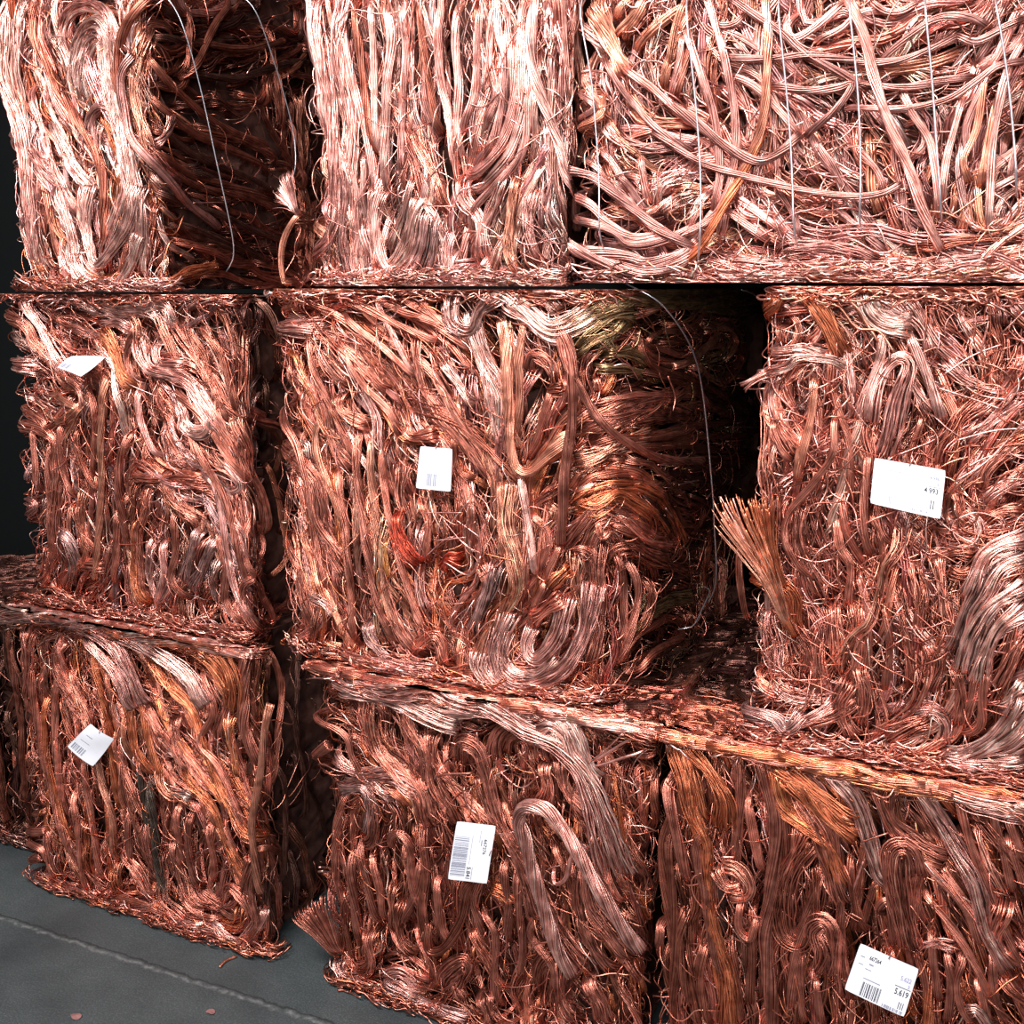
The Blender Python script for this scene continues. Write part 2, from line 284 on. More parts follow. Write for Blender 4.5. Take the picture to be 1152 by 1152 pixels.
# Every line is one cable (C), one bundle of parallel wires (B) or one stray wire (W) read off the photograph:
# kind, radius, colour letter, optional z<mm proud of the face>; then points. Group head: bale, x offset, y offset of the points.
S = 2.88
DATA = """
@TL 0 0
B24p 60,0 60,150 60,250 90,450 120,650 150,880
B22p 20,0 30,120 40,260 80,420 110,560 130,720 140,900
C16b 110,0 130,130 180,250 250,370 320,500 345,620 350,760 345,850
C11s 140,100 150,200 180,320 230,430
B26w 275,350 265,220 280,130 320,90 360,120 370,230 400,400 440,560 460,700 440,850
B18p 300,330 290,230 310,160 335,150 345,230 380,400 420,560 440,700 420,820
B22p 210,170 215,80 245,30 300,20 370,60 400,180
C14s z14 440,180 415,260 430,380 460,470 520,570 590,660 690,740
C14b z10 480,-10 430,90 400,200 400,330
B16t 470,80 445,200 440,310 470,420 500,520
B20w z14 300,600 300,720 320,800 345,860 395,790 440,700 460,600
B18w z14 240,790 290,890 355,950 425,880 460,760
B16p 380,500 400,600 380,700 350,800 330,850
B16p 340,580 300,420 330,350 380,350
B20p -10,360 60,450 130,520 200,620
B20l 70,530 60,650 45,760 60,880
B22w 190,600 240,720 270,830 320,920
B16o 120,660 130,820 150,900
B16w 160,380 200,440 250,540 300,620
B14p 90,280 150,420 200,560 250,700
B14o 400,540 380,640 390,760
B14w 440,600 470,760 450,900
B18p 170,880 220,930 330,950
C12b 480,180 560,290 650,370 750,430 880,480
C12d 600,240 750,255 850,230 950,200
C10b 620,130 780,160 930,130
C12b 750,-5 680,90 630,200 600,250
B12b 590,-5 600,120 600,250
C12b 480,300 600,420 750,490 880,560
C12d 500,400 620,500 760,560 920,640
C11b 520,540 650,610 800,640 930,690
C11d 500,620 650,680 800,740 950,790
C11d 560,720 700,780 850,830
B14s 550,360 530,430 500,480
B16o 530,930 590,890 650,870 695,860
W2o 500,740 550,760 580,700
W2o 520,900 540,780 600,800 560,830
B12b 640,420 780,460 900,520
C11b 480,480 600,560 760,610 900,660
B12b 870,80 890,250 920,420
W2w 780,240 800,210
W2w 705,510 725,545
W2s 610,658 705,657
B10d 480,-5 560,60 700,80 900,60
C10d 500,120 640,140 780,120
C10d 520,660 620,760 760,810 900,850
@TM 0 0
B24w 955,-5 970,200 1000,400 1000,600 1030,800 1020,930
B24p 1020,-5 1060,200 1090,400 1100,600 1060,800 1040,920
B20p 1110,-5 1110,200 1150,400 1150,600 1120,780
B18t 990,400 1010,600 1060,760 1080,900
C9t z24 985,690 945,770 933,860 945,955
F8s z22 915,640 950,655 990,690
F9w z22 925,600 955,640 990,700
F7s z24 950,560 970,620 992,700
@TM 380 0
C13p 10,-5 40,200 90,400 120,540 130,700
C12b 60,-5 80,150 100,330 130,500
C16w 155,-5 185,130 172,300 165,500 160,640
C16w 150,560 130,700 150,830 180,870 230,830 260,700 290,630
C12p 215,-5 225,200 215,350 210,480 200,590
C13w 120,-5 130,150 130,330 140,500
C12b 270,-5 290,160 310,300 330,430
C14p 340,-5 335,150 340,280 370,400 390,560
C15w 395,-5 390,150 400,280 400,400 400,520
C10b 450,-5 460,150 445,290
C13p 475,-5 460,160 450,320 400,450
C12p 510,-5 500,190 520,300 480,420
C15s 545,-5 560,200 530,380 500,480 430,550
C17w 590,-5 600,200 600,350 560,500 480,600 430,620
C15p 560,80 580,300 540,470 470,560 415,570
C17w z10 640,-5 640,200 680,350 720,480 745,600 770,740
C13p 620,180 625,350 600,500 520,600 450,680 430,770
B22w z8 270,640 240,760 200,850 150,890
B20l z10 310,690 285,790 240,870 180,905
B18l z8 335,700 325,800 300,900
B22p 140,600 128,700 130,800 150,880
B16w 280,640 320,700 340,800 345,900
B18w 380,800 370,870 400,910 460,890 500,830
B20p 400,560 420,650 470,720 480,850
B16p 560,540 520,650 480,740 430,800
B18t 600,560 570,700 560,820 590,900
B16p 640,600 620,720 640,850
B14w 250,560 230,650 180,760 150,820
B16c 240,400 270,480 330,600 350,690
B14p 0,450 60,560 70,700 60,850 90,930
B16c 90,560 60,650 50,760 70,900
B16s 10,500 30,620 20,780 40,920
W3p 440,340 490,350 540,300
W2s 590,700 660,760 700,850
W2s 600,820 700,860 780,920
W2s 560,860 640,800 720,740
W2s 620,640 680,760 740,800 840,900
W2p 470,720 540,780 520,860
@TR 380 0
C20s z24 660,640 680,700 760,790 880,850 1000,880 1100,860 1160,820
C16s z22 640,600 700,700 790,770 890,820 1000,850 1110,830 1170,780
C16s z26 740,550 850,580 950,660 1050,740 1160,800
C14s z22 760,650 850,730 950,790 1060,780 1152,740
C14p z18 730,590 800,640 880,720 960,770 1060,760
C10s z20 870,190 930,290 1010,390 1090,450 1152,490
C12p z22 940,230 1040,300 1152,400
B24t z10 840,20 880,110 940,240
B14w 790,-5 820,110 870,190
C15t 900,60 930,20 960,-10
C15t 930,130 980,60 1010,-10
C17t 960,160 1020,100 1090,50 1160,10
C13t 1000,-5 960,60 900,120
C15t 1050,290 1075,200 1110,110 1152,30
C13c 1090,320 1130,200 1160,100
C14p 750,-5 790,150 820,330
C12w 760,-5 765,110 790,200
B14s 660,50 670,120 700,190 760,180
B14t 700,20 690,100 740,170 780,150
B14p 700,400 750,330 830,250
B16t 690,500 730,440 800,390 850,300
C13t 780,530 820,400 850,300
C11s 800,230 840,350 790,480
B18t 670,560 650,640 700,700
B18w 1010,680 1040,600 1090,575 1160,570
B14w 1040,700 1100,650 1170,620
B14s 890,430 960,470 1050,480 1150,450
B14p 860,400 900,450 980,500
C12p 850,480 900,540 940,620
C12p 980,500 990,570 1000,660
B14t 930,300 1000,380 1080,400 1150,400
B16s 740,200 760,300 700,350
B12t 860,660 960,700 1040,660
C10s 1000,700 950,610 900,560
B18s 900,880 980,850 1060,870
@TR 752 0
C14t z22 320,-5 335,130 330,300 310,420 280,490 210,620
C11s z20 200,-5 280,50 370,110 450,180 560,240 650,290
C11s z20 190,190 300,200 450,190 580,200 700,210 800,190 950,120
C11s z22 680,215 780,130 880,70 980,70 1050,100
C12s z20 340,280 450,300 560,290 605,280 540,370 450,440
C11s z18 600,270 750,290 880,270 990,250
C11s z20 580,350 750,360 900,330 1000,270 1070,220 1160,200
C14s z26 0,330 100,400 200,480 300,525 380,490 430,440
C11s z26 -40,430 120,530 280,580 450,620 600,640 700,630 760,600
C17p z24 585,-5 640,120 680,280 730,420 790,560 830,680 885,810
C12p z20 760,300 800,380 850,460 870,560 880,700
C11w z18 955,320 930,420 905,520 890,650
C12s z18 1050,220 990,350 965,430 975,520
C11t z20 1030,240 1000,420 960,520 975,590
C13w z20 1105,210 1070,350 1050,480 1045,600 1040,740
C12t z18 1070,320 1040,450 1010,600
C13p z18 130,-5 190,180 220,360 220,520 170,680 60,760 -20,780
C13p z18 60,100 120,250 160,400 170,560 150,680
C13t 0,230 30,100 70,-5
C14o z22 -20,870 60,850 120,790 200,640 260,540 310,430
C11p 0,330 40,200 55,100
C11s 150,-5 160,80 220,80 260,30
C12p 590,-5 500,80 420,130 390,100 420,40
C12s 640,-5 700,40 760,40 830,-5
C11p 470,140 560,100 620,50 700,30
C12s z14 1160,60 1080,100 1000,140 930,120
C12p 1152,0 1110,80 1060,190 1000,240
C11s 1100,-5 1060,90 1020,170 970,230
C11p 1160,120 1110,200 1080,260
C11s 380,310 430,370 480,480 540,560 600,620
C11p 340,370 350,520 350,640
C12s 440,420 520,520 570,600 640,700 700,760
C12p 160,660 240,720 320,780
C12p 190,620 280,680 380,760
C12s 500,620 560,690 640,760 720,830
C11s 340,600 400,680 430,780
C11p 600,460 680,560 700,640
C11s 130,80 230,120 330,190
C11p 180,240 280,280 380,380 440,460
C10p 780,520 830,470 820,400 770,400
B14t 920,700 940,600 960,680 940,760
B14t 980,640 990,720 1010,740
C12s 1160,560 1060,610 1010,640
C10s 1160,440 1120,500 1100,600
B14b 780,800 870,800 950,780 1160,760
B18s 110,830 350,870 600,870 850,850 1160,830
B16p 100,850 250,880 420,905
B12t 400,905 600,885 800,850 1000,840
B14s 340,840 400,800 560,800 700,850
B12p 700,850 850,870 1000,880 1160,860
W3c 990,800 1040,740 1100,700
B10p 200,380 240,460 280,470
B14s 0,600 60,570 140,570
B14t 0,620 60,610 120,620
B14w 60,740 100,660 130,610
@ML 0 380
C11t z12 355,130 345,350 345,500 325,700 310,780
B18s 20,-130 60,-60 120,20 170,90
B16p -10,-60 50,20 110,100
B18p 70,-140 120,-60 170,30 220,120
B20s 20,130 60,240 150,300 190,420 190,600 180,750
B16s 0,150 40,260 45,400 60,520 80,620 90,780
C11s 60,280 60,450 90,650 90,780
C11s 110,280 130,400 140,500
C12s 165,330 170,480 180,640 170,760
C11s 200,270 210,420 240,520
C11b 250,290 270,400 320,500
B14c 60,140 110,250 170,290 230,200
B12t z10 175,180 240,210 270,230 220,270
B12t z8 150,240 200,270 260,240
C12p 450,160 470,280 520,390
B20o 320,-30 370,30 400,110 430,170
B14s 440,-40 410,60 440,150
B24p 430,-20 480,90 560,120 620,150 690,240 740,330
B16p 500,10 520,80 600,90
C14c 555,170 640,230 700,300 760,400 800,470
B18w z10 600,250 640,300 685,300 695,265 680,240
B16p 560,190 600,240 610,290 650,310
C14s 610,290 650,360 700,440 760,560 790,680 810,800
C12p 640,440 700,470 730,580 760,720 790,830 830,930
C12s 700,620 740,750 740,850 790,920
B20l 700,650 660,740 610,830
B16l 640,620 620,720 590,800
C12s 420,310 400,420 400,560 410,700
B14c 480,470 470,560 440,660 460,860
B16o 440,590 430,700 440,800 470,870
B14p 490,650 485,770 520,850 565,770
C12s 560,560 570,680 560,780 600,850
C11p 520,660 530,780 500,870
C12s 380,560 380,700 370,800
B20c 250,530 270,620 300,700
B18l 190,620 230,650 250,730 220,800
B16s 200,820 260,740 340,740
B14p 100,500 130,540 90,640 130,780
B16c 530,430 560,520 600,560 640,600
B14c 420,440 500,460 600,460 680,480
C12b 560,-70 640,20 690,120 760,230 830,310
C14b 640,-40 720,40 760,150 780,270
B18c 590,-60 640,60 720,170 760,280
B16c 760,220 800,350 830,500 860,640
C11s 810,560 800,700 850,880 880,940
B14s 850,700 800,800 830,930 890,950
W2w 270,480 320,520
W2c 350,665 430,670 480,660
B14w 320,-40 380,-50 420,-20
B18w 130,-130 250,-120 370,-80 480,-90 540,-30
B16w 400,-120 460,-100 540,-100 560,-20
B16p 700,430 740,420 780,480 740,500
B14p 740,560 790,620 800,720
B14c 260,80 330,110 350,200 330,330
C11c 280,130 320,220 320,350 300,450
@BL 0 380
B24w z26 -10,830 150,850 350,890 600,930 800,940
B22w z24 -10,880 150,890 300,910 420,930
B20p z22 0,860 120,870 260,880
B26o z26 380,920 550,930 650,960 720,1010 770,1100 770,1200
B22w z26 380,930 480,980 560,1020 640,1090 690,1180
B20p z22 250,910 380,970 440,1060 480,1180
B22o z20 480,960 600,970 690,1040 750,1160
B18s 200,980 190,1060 240,1180 300,1260
B18s 90,940 100,1060 90,1180
B16p z20 300,960 400,1080 440,1200
@BL 0 752
C12s 100,-40 125,130 150,250 190,400 230,520 270,640
C12c 190,-20 180,150 200,340 220,480
B16c 230,0 260,80 290,160 320,260
C10o 140,100 160,260 200,400 250,560
C12o 300,-60 340,100 370,280 390,460
B16o 350,-60 420,120 450,250 490,350
C12o 400,-60 460,120 500,260 550,400
C11t 310,200 340,350 380,480 380,620
C11c 270,280 300,420 330,560 350,680
B18o 470,-80 560,50 640,150 700,330 760,450 800,530 860,565
B16c 440,80 540,220 620,340
B18o 590,320 700,450 740,560 790,680 810,740
B18c 560,160 600,260 700,400
C12c 640,10 700,130 660,230 720,310 770,430 810,550
C20s z10 790,-60 790,100 800,200 840,300
B14c 700,-80 740,60 710,190 700,250
B14o 740,150 760,260 780,360
C13t z24 885,110 875,300 850,480 850,600 850,720
C12b 900,-60 920,60 900,200 880,400
C14g 480,350 510,500 520,650 555,780
C12g 450,280 470,400 490,520
C13s 65,40 30,250 10,400 -10,440
C12s z10 20,470 60,350 90,330 110,400 160,520
C11s z12 100,430 140,560 180,620
C12s z14 0,490 50,550 120,560 150,600
B10s z14 -20,575 30,570 90,580
C12b 60,300 90,200 60,60
C12c 580,440 590,560 590,650
C12s 615,470 620,600 640,720
C12c 680,500 695,600 690,700
C12c 720,480 760,600 790,700
B18s z8 805,620 800,720 830,830 790,900
B16p z10 640,840 700,860 780,890 830,830 840,790
B16w 680,820 740,870 800,900
B16s 730,740 750,710 800,760 820,840
C10s 590,740 640,790 700,820
B12w 540,250 580,280 600,310
B14w 560,400 610,400 630,420
B16s 550,560 600,700 660,790
B16c 400,580 460,650 500,740
B14p 150,700 250,720 330,740
B14p 360,750 420,770 500,780
B14p 520,800 600,820 660,840
C12s 160,520 190,640 200,720
C12c 240,400 270,500 290,640 300,720
C11s 420,460 430,580 450,700
C11b 800,600 860,580 920,600
C10d 900,300 920,480 930,700
B10d 940,100 970,300 1000,500
@MM 0 380
B22s z6 800,-20 880,150 920,260 1000,420 1060,620 1130,760
C15s z14 905,80 950,280 1010,430 1050,600 1120,700
C14t z8 850,550 870,680 900,820 945,935
C12s 830,350 850,550 890,720 960,870
B16s 950,500 970,700 1000,830 1025,960
C12s 820,120 850,250 880,400 900,560
B18c 1010,100 1060,230 1080,330 1130,430
B18w 890,380 920,420 980,380 960,350
C12s 1000,-20 1040,120 1090,240 1150,400
C12t 1040,240 1030,350 1090,500 1130,640
B16o 1060,430 1100,540 1110,700
C12c 960,300 1000,460 1020,640 1060,820
B18p 770,-50 900,-40 1050,-30
B18c 780,-20 800,60 850,150
B14p 1050,880 1000,960 960,1010
W3c 790,380 830,420 880,500 920,640
W3p 800,300 800,380 830,440 870,560
W2c 820,450 930,580
W2p 900,540 960,560 1010,600
W2c 720,260 820,275 880,290
B14w 1000,820 1060,850 1100,900
@MM 380 0
C13s 0,960 100,1000 200,1050 330,1110
C13s 100,950 220,1010 330,1050 440,1140
C13s 180,955 300,1010 400,1070 450,1130
C12s 0,1010 90,1080 180,1150 260,1230
C11p 120,960 160,1040 210,1130 260,1220
C12c 270,960 340,1030 420,1090
B20w z14 390,960 400,1040 450,1065 480,1000 540,950
B16l z12 370,980 380,1050 430,1080
B26w z16 500,940 570,955 640,1010 700,1060 760,1050 830,1000
B24w z14 560,980 640,1040 700,1080 740,1080
B16w 660,950 700,980 730,1010
B20v z10 740,950 800,935 870,935 950,940
B20v z12 730,1070 790,1030 880,1000 950,960
B18v 740,1120 800,1060 880,1020
B16v 820,1150 900,1060 960,1020
@MM 380 380
C17t z16 560,-30 570,150 575,300 590,410 640,430 700,370 770,300
B20t z10 540,-60 560,40 560,200 580,360
B22w z6 440,-90 480,60 540,180 530,320
B20p 450,-20 500,150 530,300 540,400
B18t 510,280 490,380 520,480 520,650
C14t z8 610,-60 600,80 600,220 580,330
B22t z6 570,470 555,600 580,700 590,800 540,900 490,980 480,1060 560,1130
C14w z8 600,440 620,560 640,680 650,760
C13t 530,460 540,600 545,720
C18s z22 730,-60 770,60 770,250 750,420 740,560 728,660
C14s z22 735,-70 740,30 790,150 850,270 940,350 1030,390 1160,395
B16s 800,240 900,205 1000,190 1160,180
B20s 770,290 880,250 1000,220 1160,235
B16b 800,330 950,260 1160,260
C12b 810,350 900,320 1000,320 1160,290
B18t z6 775,400 850,370 920,330 1000,310
C11b 900,370 1000,350 1160,330
B20o z6 765,560 820,510 900,480 980,490 1060,560 1110,660
B20o z8 770,550 840,550 900,510 960,540 1030,600
B22c z8 730,660 790,600 850,540 920,570 990,650 1060,690
B18c 860,570 930,590 1000,650 1110,680
C10c z10 840,590 850,640 880,620
B18s 760,700 800,690 830,740 840,900
B20s 850,640 840,750 850,850 820,1000 800,1080
B18b 880,740 900,690 950,680 1020,720 1160,760
C14s 900,690 920,800 920,920 900,1020
C14s 940,720 960,820 930,960 890,1060
B16b 1010,780 1000,900 930,990
C13b 1050,900 960,960 900,1060
B18v 1160,830 1050,860 980,930 920,1030
C12b 1110,950 1020,1010 960,1090
B26p z12 540,930 530,1010 560,1080 640,1110 740,1060 800,950 835,790
B22w z12 570,880 540,980 580,1060 660,1080 730,1030
B20p z12 640,930 625,990 660,1030 720,960 750,830
B24w z10 470,1000 480,1060 540,1110 640,1130 730,1110
C13s 690,780 640,880 640,940
B22c z12 640,910 690,870 740,830
B18o z10 690,800 720,770 760,740
C12s z8 730,660 700,740 690,800
C14s 610,400 650,340 680,240 700,150
B16s 620,120 640,60 690,80 720,140
B18b 680,180 720,170 750,160
B14c 630,550 690,500 740,460
C12s 620,560 690,640 660,760
B16t 680,540 710,560 700,600
C15s 60,300 80,500 120,700 150,850 200,980
C15t 110,310 120,500 150,650 180,860 250,1000
C13c 0,420 40,620 60,850 70,1000
C13c 150,340 160,480 200,640
B18s 130,600 180,850 290,1030
C12s 190,620 240,800 310,960
C14s 230,40 330,120 400,250 490,400
B18s 240,-10 300,180 420,330 500,460
B18c -10,10 80,90 160,180
B18c 0,180 20,240 100,290
C12c 310,100 370,200 420,320
B18c z6 220,290 250,320 330,310
C12s 20,20 90,150 180,250 200,330
B14p 350,60 400,140 450,220
B18l 530,720 500,820 440,960
B16l 110,910 130,970 190,1040
B18c 450,720 490,790 440,880
B22r 190,560 210,650 270,740
B16r 340,750 370,710 400,720
B14y 165,640 170,720 180,780
B16o 10,600 30,700 10,760
C12c 260,520 300,600 290,720
C11b 380,310 390,420 440,460
C13s 390,400 440,560 430,680
W2p 300,700 380,640 450,690
W2p 330,650 430,640
W2s 330,680 460,590
W2p 360,580 420,660 480,690
W2s 340,560 410,600 450,540
W2p 300,560 420,560
W2s 390,500 400,620
W2o 490,690 600,715
W2w 380,600 440,520
W2p 390,580 470,640
W3w 360,720 440,760 480,700
W2s 600,770 650,700 700,660
B24p z20 40,1060 200,1065 330,1080
B14w 150,1010 200,1060 280,1040
B18c 250,1000 340,960 360,1060
C12b 880,600 960,640 1060,650
@MM 600 300 3.84
B26v z10 170,100 350,90 600,90 850,80 1000,110
B24v z12 180,180 350,130 500,150 700,160 900,130
B20v z10 700,170 850,190 1000,170
B22v z14 130,270 220,240 330,170 400,150
B20v z12 180,330 260,260 350,210 430,220
B16v z12 190,390 260,320 330,280 380,220
W3v z16 170,370 250,260 350,240
W3v z16 200,300 300,290 330,350
W3v z16 310,370 400,340 420,270
B18v 290,370 400,370 500,430
B16v 260,430 400,440 480,470
C16t z20 570,430 680,350 780,290
C14b z8 450,290 460,370 520,440 620,480 780,550 900,620
C13b 500,450 640,520 760,600 880,650
C13d 780,540 900,600 1000,680
C12b 560,280 640,270 740,220
B14b 560,330 660,300 740,260
C10b 480,350 490,310 550,270
B16t z8 750,270 800,260 850,310 830,400
B14b 870,340 900,400 850,500
B14t 720,420 760,480 830,510
B16o 290,560 320,500 340,440
B14c 280,540 270,470
B12t 430,270 440,350
B18s 200,700 350,630 500,570 620,590
B16s 210,720 350,660 500,620 700,600 850,640
C12b 400,740 520,720 620,690 750,680 900,655
C13b 450,750 600,730 800,730 960,720
C12b 440,790 600,770 800,790
B20t z10 190,840 300,790 370,740
B18b 700,830 850,820 980,830
W4s z10 760,760 800,790 820,860
W4s z10 790,750 840,800 850,870
W4s z10 545,470 560,560 550,620
W3w 800,690 960,690
W4w 600,940 690,920
W4w 500,850 540,850
W4w 720,1000 760,960
W4w 540,1040 570,1080
C10d 600,830 760,900 860,1000
C10d 700,990 760,1080 720,1150
C11s 980,520 990,700 985,940
C13d 620,500 760,570 950,680
@MR 600 300 3.84
B14p z24 920,520 980,480 1050,450
B14p z22 930,500 990,460 1050,470
W3p z22 940,620 1000,560 1060,520
@MR 752 380
F16t z26 190,500 240,590 300,690 350,780 400,930
F16o z24 260,495 285,580 325,680 365,820 420,960
F14o z24 315,490 325,560 340,660 390,800
B20o z14 300,680 350,790 410,940
W3w z26 190,500 240,590 270,650
W3w z26 230,505 260,600
W3t z26 205,520 250,620 310,690
C10b z26 245,640 245,750 262,900
C14s z20 270,770 285,900
C11s z18 545,260 540,370 480,460 400,560 385,640 420,720 470,780
C14t z10 480,130 470,250 430,420
C13t 440,300 430,380 420,460
C12s 525,120 560,250 590,350 590,540
C13w 560,-20 590,100 600,220
B26p z10 640,270 680,140 740,70 780,90 740,210 720,300 690,380
C16w z14 650,260 660,160 690,60 700,-20
C16w z14 780,-10 830,90 870,200 890,265
B18p 770,60 800,150 850,260
C12s 680,300 660,350 690,390
C12s 830,250 800,330 780,390
B14w z16 260,165 350,110 430,60 540,70 600,110
B14p z14 350,50 440,35 520,60
W4p 350,60 360,160 420,240
B18p 370,100 350,200 380,300
C12s 350,260 370,340 400,400
B18c 360,150 370,260 440,380
C13s z12 650,380 640,500 640,620 655,700
C13c 540,570 560,680 590,740 580,880
C12s 610,760 650,900 640,1100
B16s 740,780 780,950 790,1150
C12b 650,560 690,640 700,750
B16c 870,690 900,850 930,950 960,1020
B18s 500,900 480,1000 490,1150
B18s 350,850 450,1000 430,1100
C12s 700,850 720,1000 700,1150
B18c 790,720 820,850 800,980
B20s 440,520 420,640 450,740 500,850
B16c 590,1150 620,1000 600,850
B18c 540,1100 550,1000 530,860
B18s 830,970 870,1050 840,1152
B26p z14 1170,640 1100,655 1040,690 1015,740 990,840
B26p z14 1170,700 1080,730 1020,810 970,890 930,1010
B24w z14 1170,790 1060,850 990,950 950,1080
B22p z12 1170,860 1080,920 1030,1010 1000,1120
B20s 1160,960 1110,1040 1060,1140
B20p 1130,760 1080,800 1070,870 1110,950
B20b 900,700 950,690 1000,700
B16b 900,740 950,760 1000,740
B18p 1160,170 1060,260 950,340
B18p 1160,60 1090,160 1020,230 960,260
B18p 890,60 960,130 1040,170 1110,170
B20b 1060,60 1050,120 1090,170
B18p 940,560 1000,590 1000,650 950,680
B20s 1010,500 1030,430 1090,370 1160,330
B16s 1020,600 1080,560 1160,560
B18p 1160,440 1060,500 1010,540
B18c 930,480 950,560 980,600
W3w 880,160 1000,200 1080,230
W3p 900,100 1000,180 1100,200
W3w 1160,260 1040,390 930,460
W3w 890,120 980,60 1080,20
W3p 900,30 1000,100
W3p 1160,120 1000,300
W3p 930,330 1050,300 1160,290
W3w 1160,380 1050,380 960,420
W3p 900,600 1000,560 1100,590
W3w 880,590 950,640 1000,660
W3s 430,340 540,430 640,340
W3p 420,700 480,720 540,710
W3p 740,380 860,330 920,280
B14w 620,0 600,60 560,90
@MR 752 0
B24o z14 335,1130 345,1000 360,945 410,935 470,970 520,1040 570,1150
B18t z14 360,960 440,960 500,1030
C13p 290,975 335,1040 345,1150
C5t z20 500,930 505,965 600,980 650,1050 700,1130
W4t z20 510,940 490,980 560,990 620,1060 690,1070 740,1140
B26w z16 650,945 670,1010 720,1050 790,1060
B24w z12 660,950 690,990 760,1030 800,1040
B22p 740,950 820,1050 860,1150
B20p 640,1040 610,1000 560,1010
B18s 460,1010 500,1060 440,1120
B16c 380,1050 370,1120
W3w 420,1050 500,1010 500,1080 450,1140
B20s 860,960 880,1040 920,1100
B20p 950,960 940,1020 990,1100
B18p 1020,920 1070,1000 1080,1060
B18p 1100,940 1160,1020
W4w 900,940 1000,960 1100,1010
W4p 1160,930 1060,1010
W4p 1040,1040 1010,1152
W3w 1160,1000 1080,1080
W3p 1000,920 1100,960 1160,970
B14t z18 420,905 600,905 780,915 900,935
B16p z14 860,880 950,930 1060,970
B16s z16 800,890 1000,900 1160,890
W3w 1152,920 1000,900 850,920
@MR 752 752
B24l z16 240,60 300,140 390,180 440,130
B20p z12 350,170 450,160 550,110
B24s 430,170 540,140 610,80
B24s z8 600,220 560,120 600,40
B22p 880,260 900,180 860,130 780,130
B20s 700,220 780,180 860,160
B20s 620,-20 640,80 620,190
B20s 930,-20 950,80 930,200
C14s 1040,-20 1020,80 1010,180 940,215
C12s 990,-20 985,80 960,160
B28w z18 920,285 1020,240 1100,180 1170,90
B26w z16 900,290 1010,270 1110,230 1170,180
B26w z16 905,300 1020,300 1160,280
B20w 1060,130 1100,110 1170,40
W3p z20 240,60 225,100 240,160 300,190
B20p 330,40 420,90 540,100
@BM 300 752
C22s 140,20 150,200 182,320
C11s z10 170,-10 230,180 290,280 330,370
C17s z14 218,240 180,380 180,500 192,570
C4s z16 150,170 150,270 182,320
W3p z18 170,440 128,500 130,570 175,565
W3w z18 140,625 215,632
W3w z18 110,690 160,690 210,660
W3w z18 180,600 200,655 220,640
W3t z18 150,960 165,900 215,900
F20s z20 150,750 190,810 245,910
F18c z18 180,720 215,810 255,910
F14b z16 135,750 190,830 240,930
B20w 230,940 250,990 310,1010
B20l z6 380,1020 480,1070 560,1100 650,1140
B24p 370,1010 430,1000 500,1060
C14s 250,400 230,550 240,700 272,820
C16s 282,590 292,750 300,900
B24c 320,90 360,250 430,330 500,400 530,520
B20p 220,270 300,330 420,350 510,420
B18l z6 240,390 320,380 350,450 330,540
B16p 250,370 340,360 420,420
B16s 300,430 350,440 350,540 310,570
B20c 540,200 550,350 600,460 610,520
B22c 430,60 470,180 520,260 540,380
B18c 490,340 520,440 520,500
B22s z8 630,300 640,240 690,260 720,350 760,480 830,600 900,720 960,850 1030,960
B20s z6 700,350 740,470 800,560 850,700 880,820
C24p z40 1010,960 960,850 900,640 868,520 850,460 870,415 930,420 980,470 1030,540 1090,640 1152,740 1230,880
B36p z30 680,-10 730,80 860,180 960,230 1040,300 1090,400 1130,540 1152,640
B28w z28 900,160 950,130 1000,170 1040,260 1080,340
C14s z16 660,60 760,90 860,130 960,180
B22s z8 740,290 750,220 790,180 850,180 900,220 910,290
B18b 760,280 790,220 850,220 880,270
C15s 400,590 410,540 440,530 470,570 480,680 500,800
C15b 500,520 520,650 510,800 545,950
C14s 550,680 575,830 620,920
C16b z14 530,820 540,900 590,890 640,800 660,700 690,660
C14s 810,640 820,760 830,900 820,1020
C14s 770,620 790,760 780,900
C14s 880,780 860,860 930,960 940,1060
W3s z18 860,910 890,870 960,860
C12s 690,790 740,860 740,980 760,1100
B26s 560,1030 590,980 650,950 620,1020 570,1050
B20b 660,840 720,950 760,1050
B22s 1000,620 1010,760 1060,900 1120,1000
B24s 1040,620 1060,760 1120,860 1180,960
B18c 1080,520 1100,640 1152,760
C7p z20 940,640 950,680 985,660 1000,600 1020,560
B18o z8 730,700 770,720 800,760
B14w 1000,560 1030,580 1040,620
B20c 900,300 920,380 900,450
B22s 960,280 980,380 1060,480
C12b 930,560 990,680 1010,820
C14s 440,830 490,720 500,620
C13c 340,600 370,700 380,820
C13s 300,560 330,680 360,830
B18b 440,760 430,860 480,940
B24b 880,1050 890,960 930,920
B24s 980,960 960,1060 1000,1152
B22s 1040,1000 1080,1080 1100,1152
B22s 700,1060 740,1152
B18s 640,1080 600,1010
B20s 330,850 340,950 300,980
W3s 610,340 640,300 640,370
W3p 600,230 690,260 690,200
C4s z20 560,340 610,330 680,330
C4p 630,380 650,450 700,490
W3p 760,330 830,380 890,340
C5p z20 1230,250 1120,290 1000,320
C5p z20 1250,160 1150,240 1050,300
B26p z28 240,20 400,60 550,50 650,90 800,130
B22w z26 260,40 400,80 520,120 640,170
B20w z26 500,80 620,110 740,110
B20p z20 300,-10 400,30 480,50
B18w z24 640,80 720,80 800,120 880,170
@BM 600 550 3.84
B22w z30 0,930 60,960 110,1010 190,1150
B26p z34 40,1010 110,990 170,1040 210,1152
B20o z24 60,940 200,960 320,980 480,1040
B22s z24 330,960 420,940 480,1010
W3p z26 270,1152 360,1080 420,1020
W3w z30 110,1010 240,990 330,930 400,830
B20s z22 210,950 230,860 300,940
@BR 600 550 3.84
C13p z34 505,885 640,850 800,800 900,740 1000,670
W4w z30 490,905 580,935 570,980
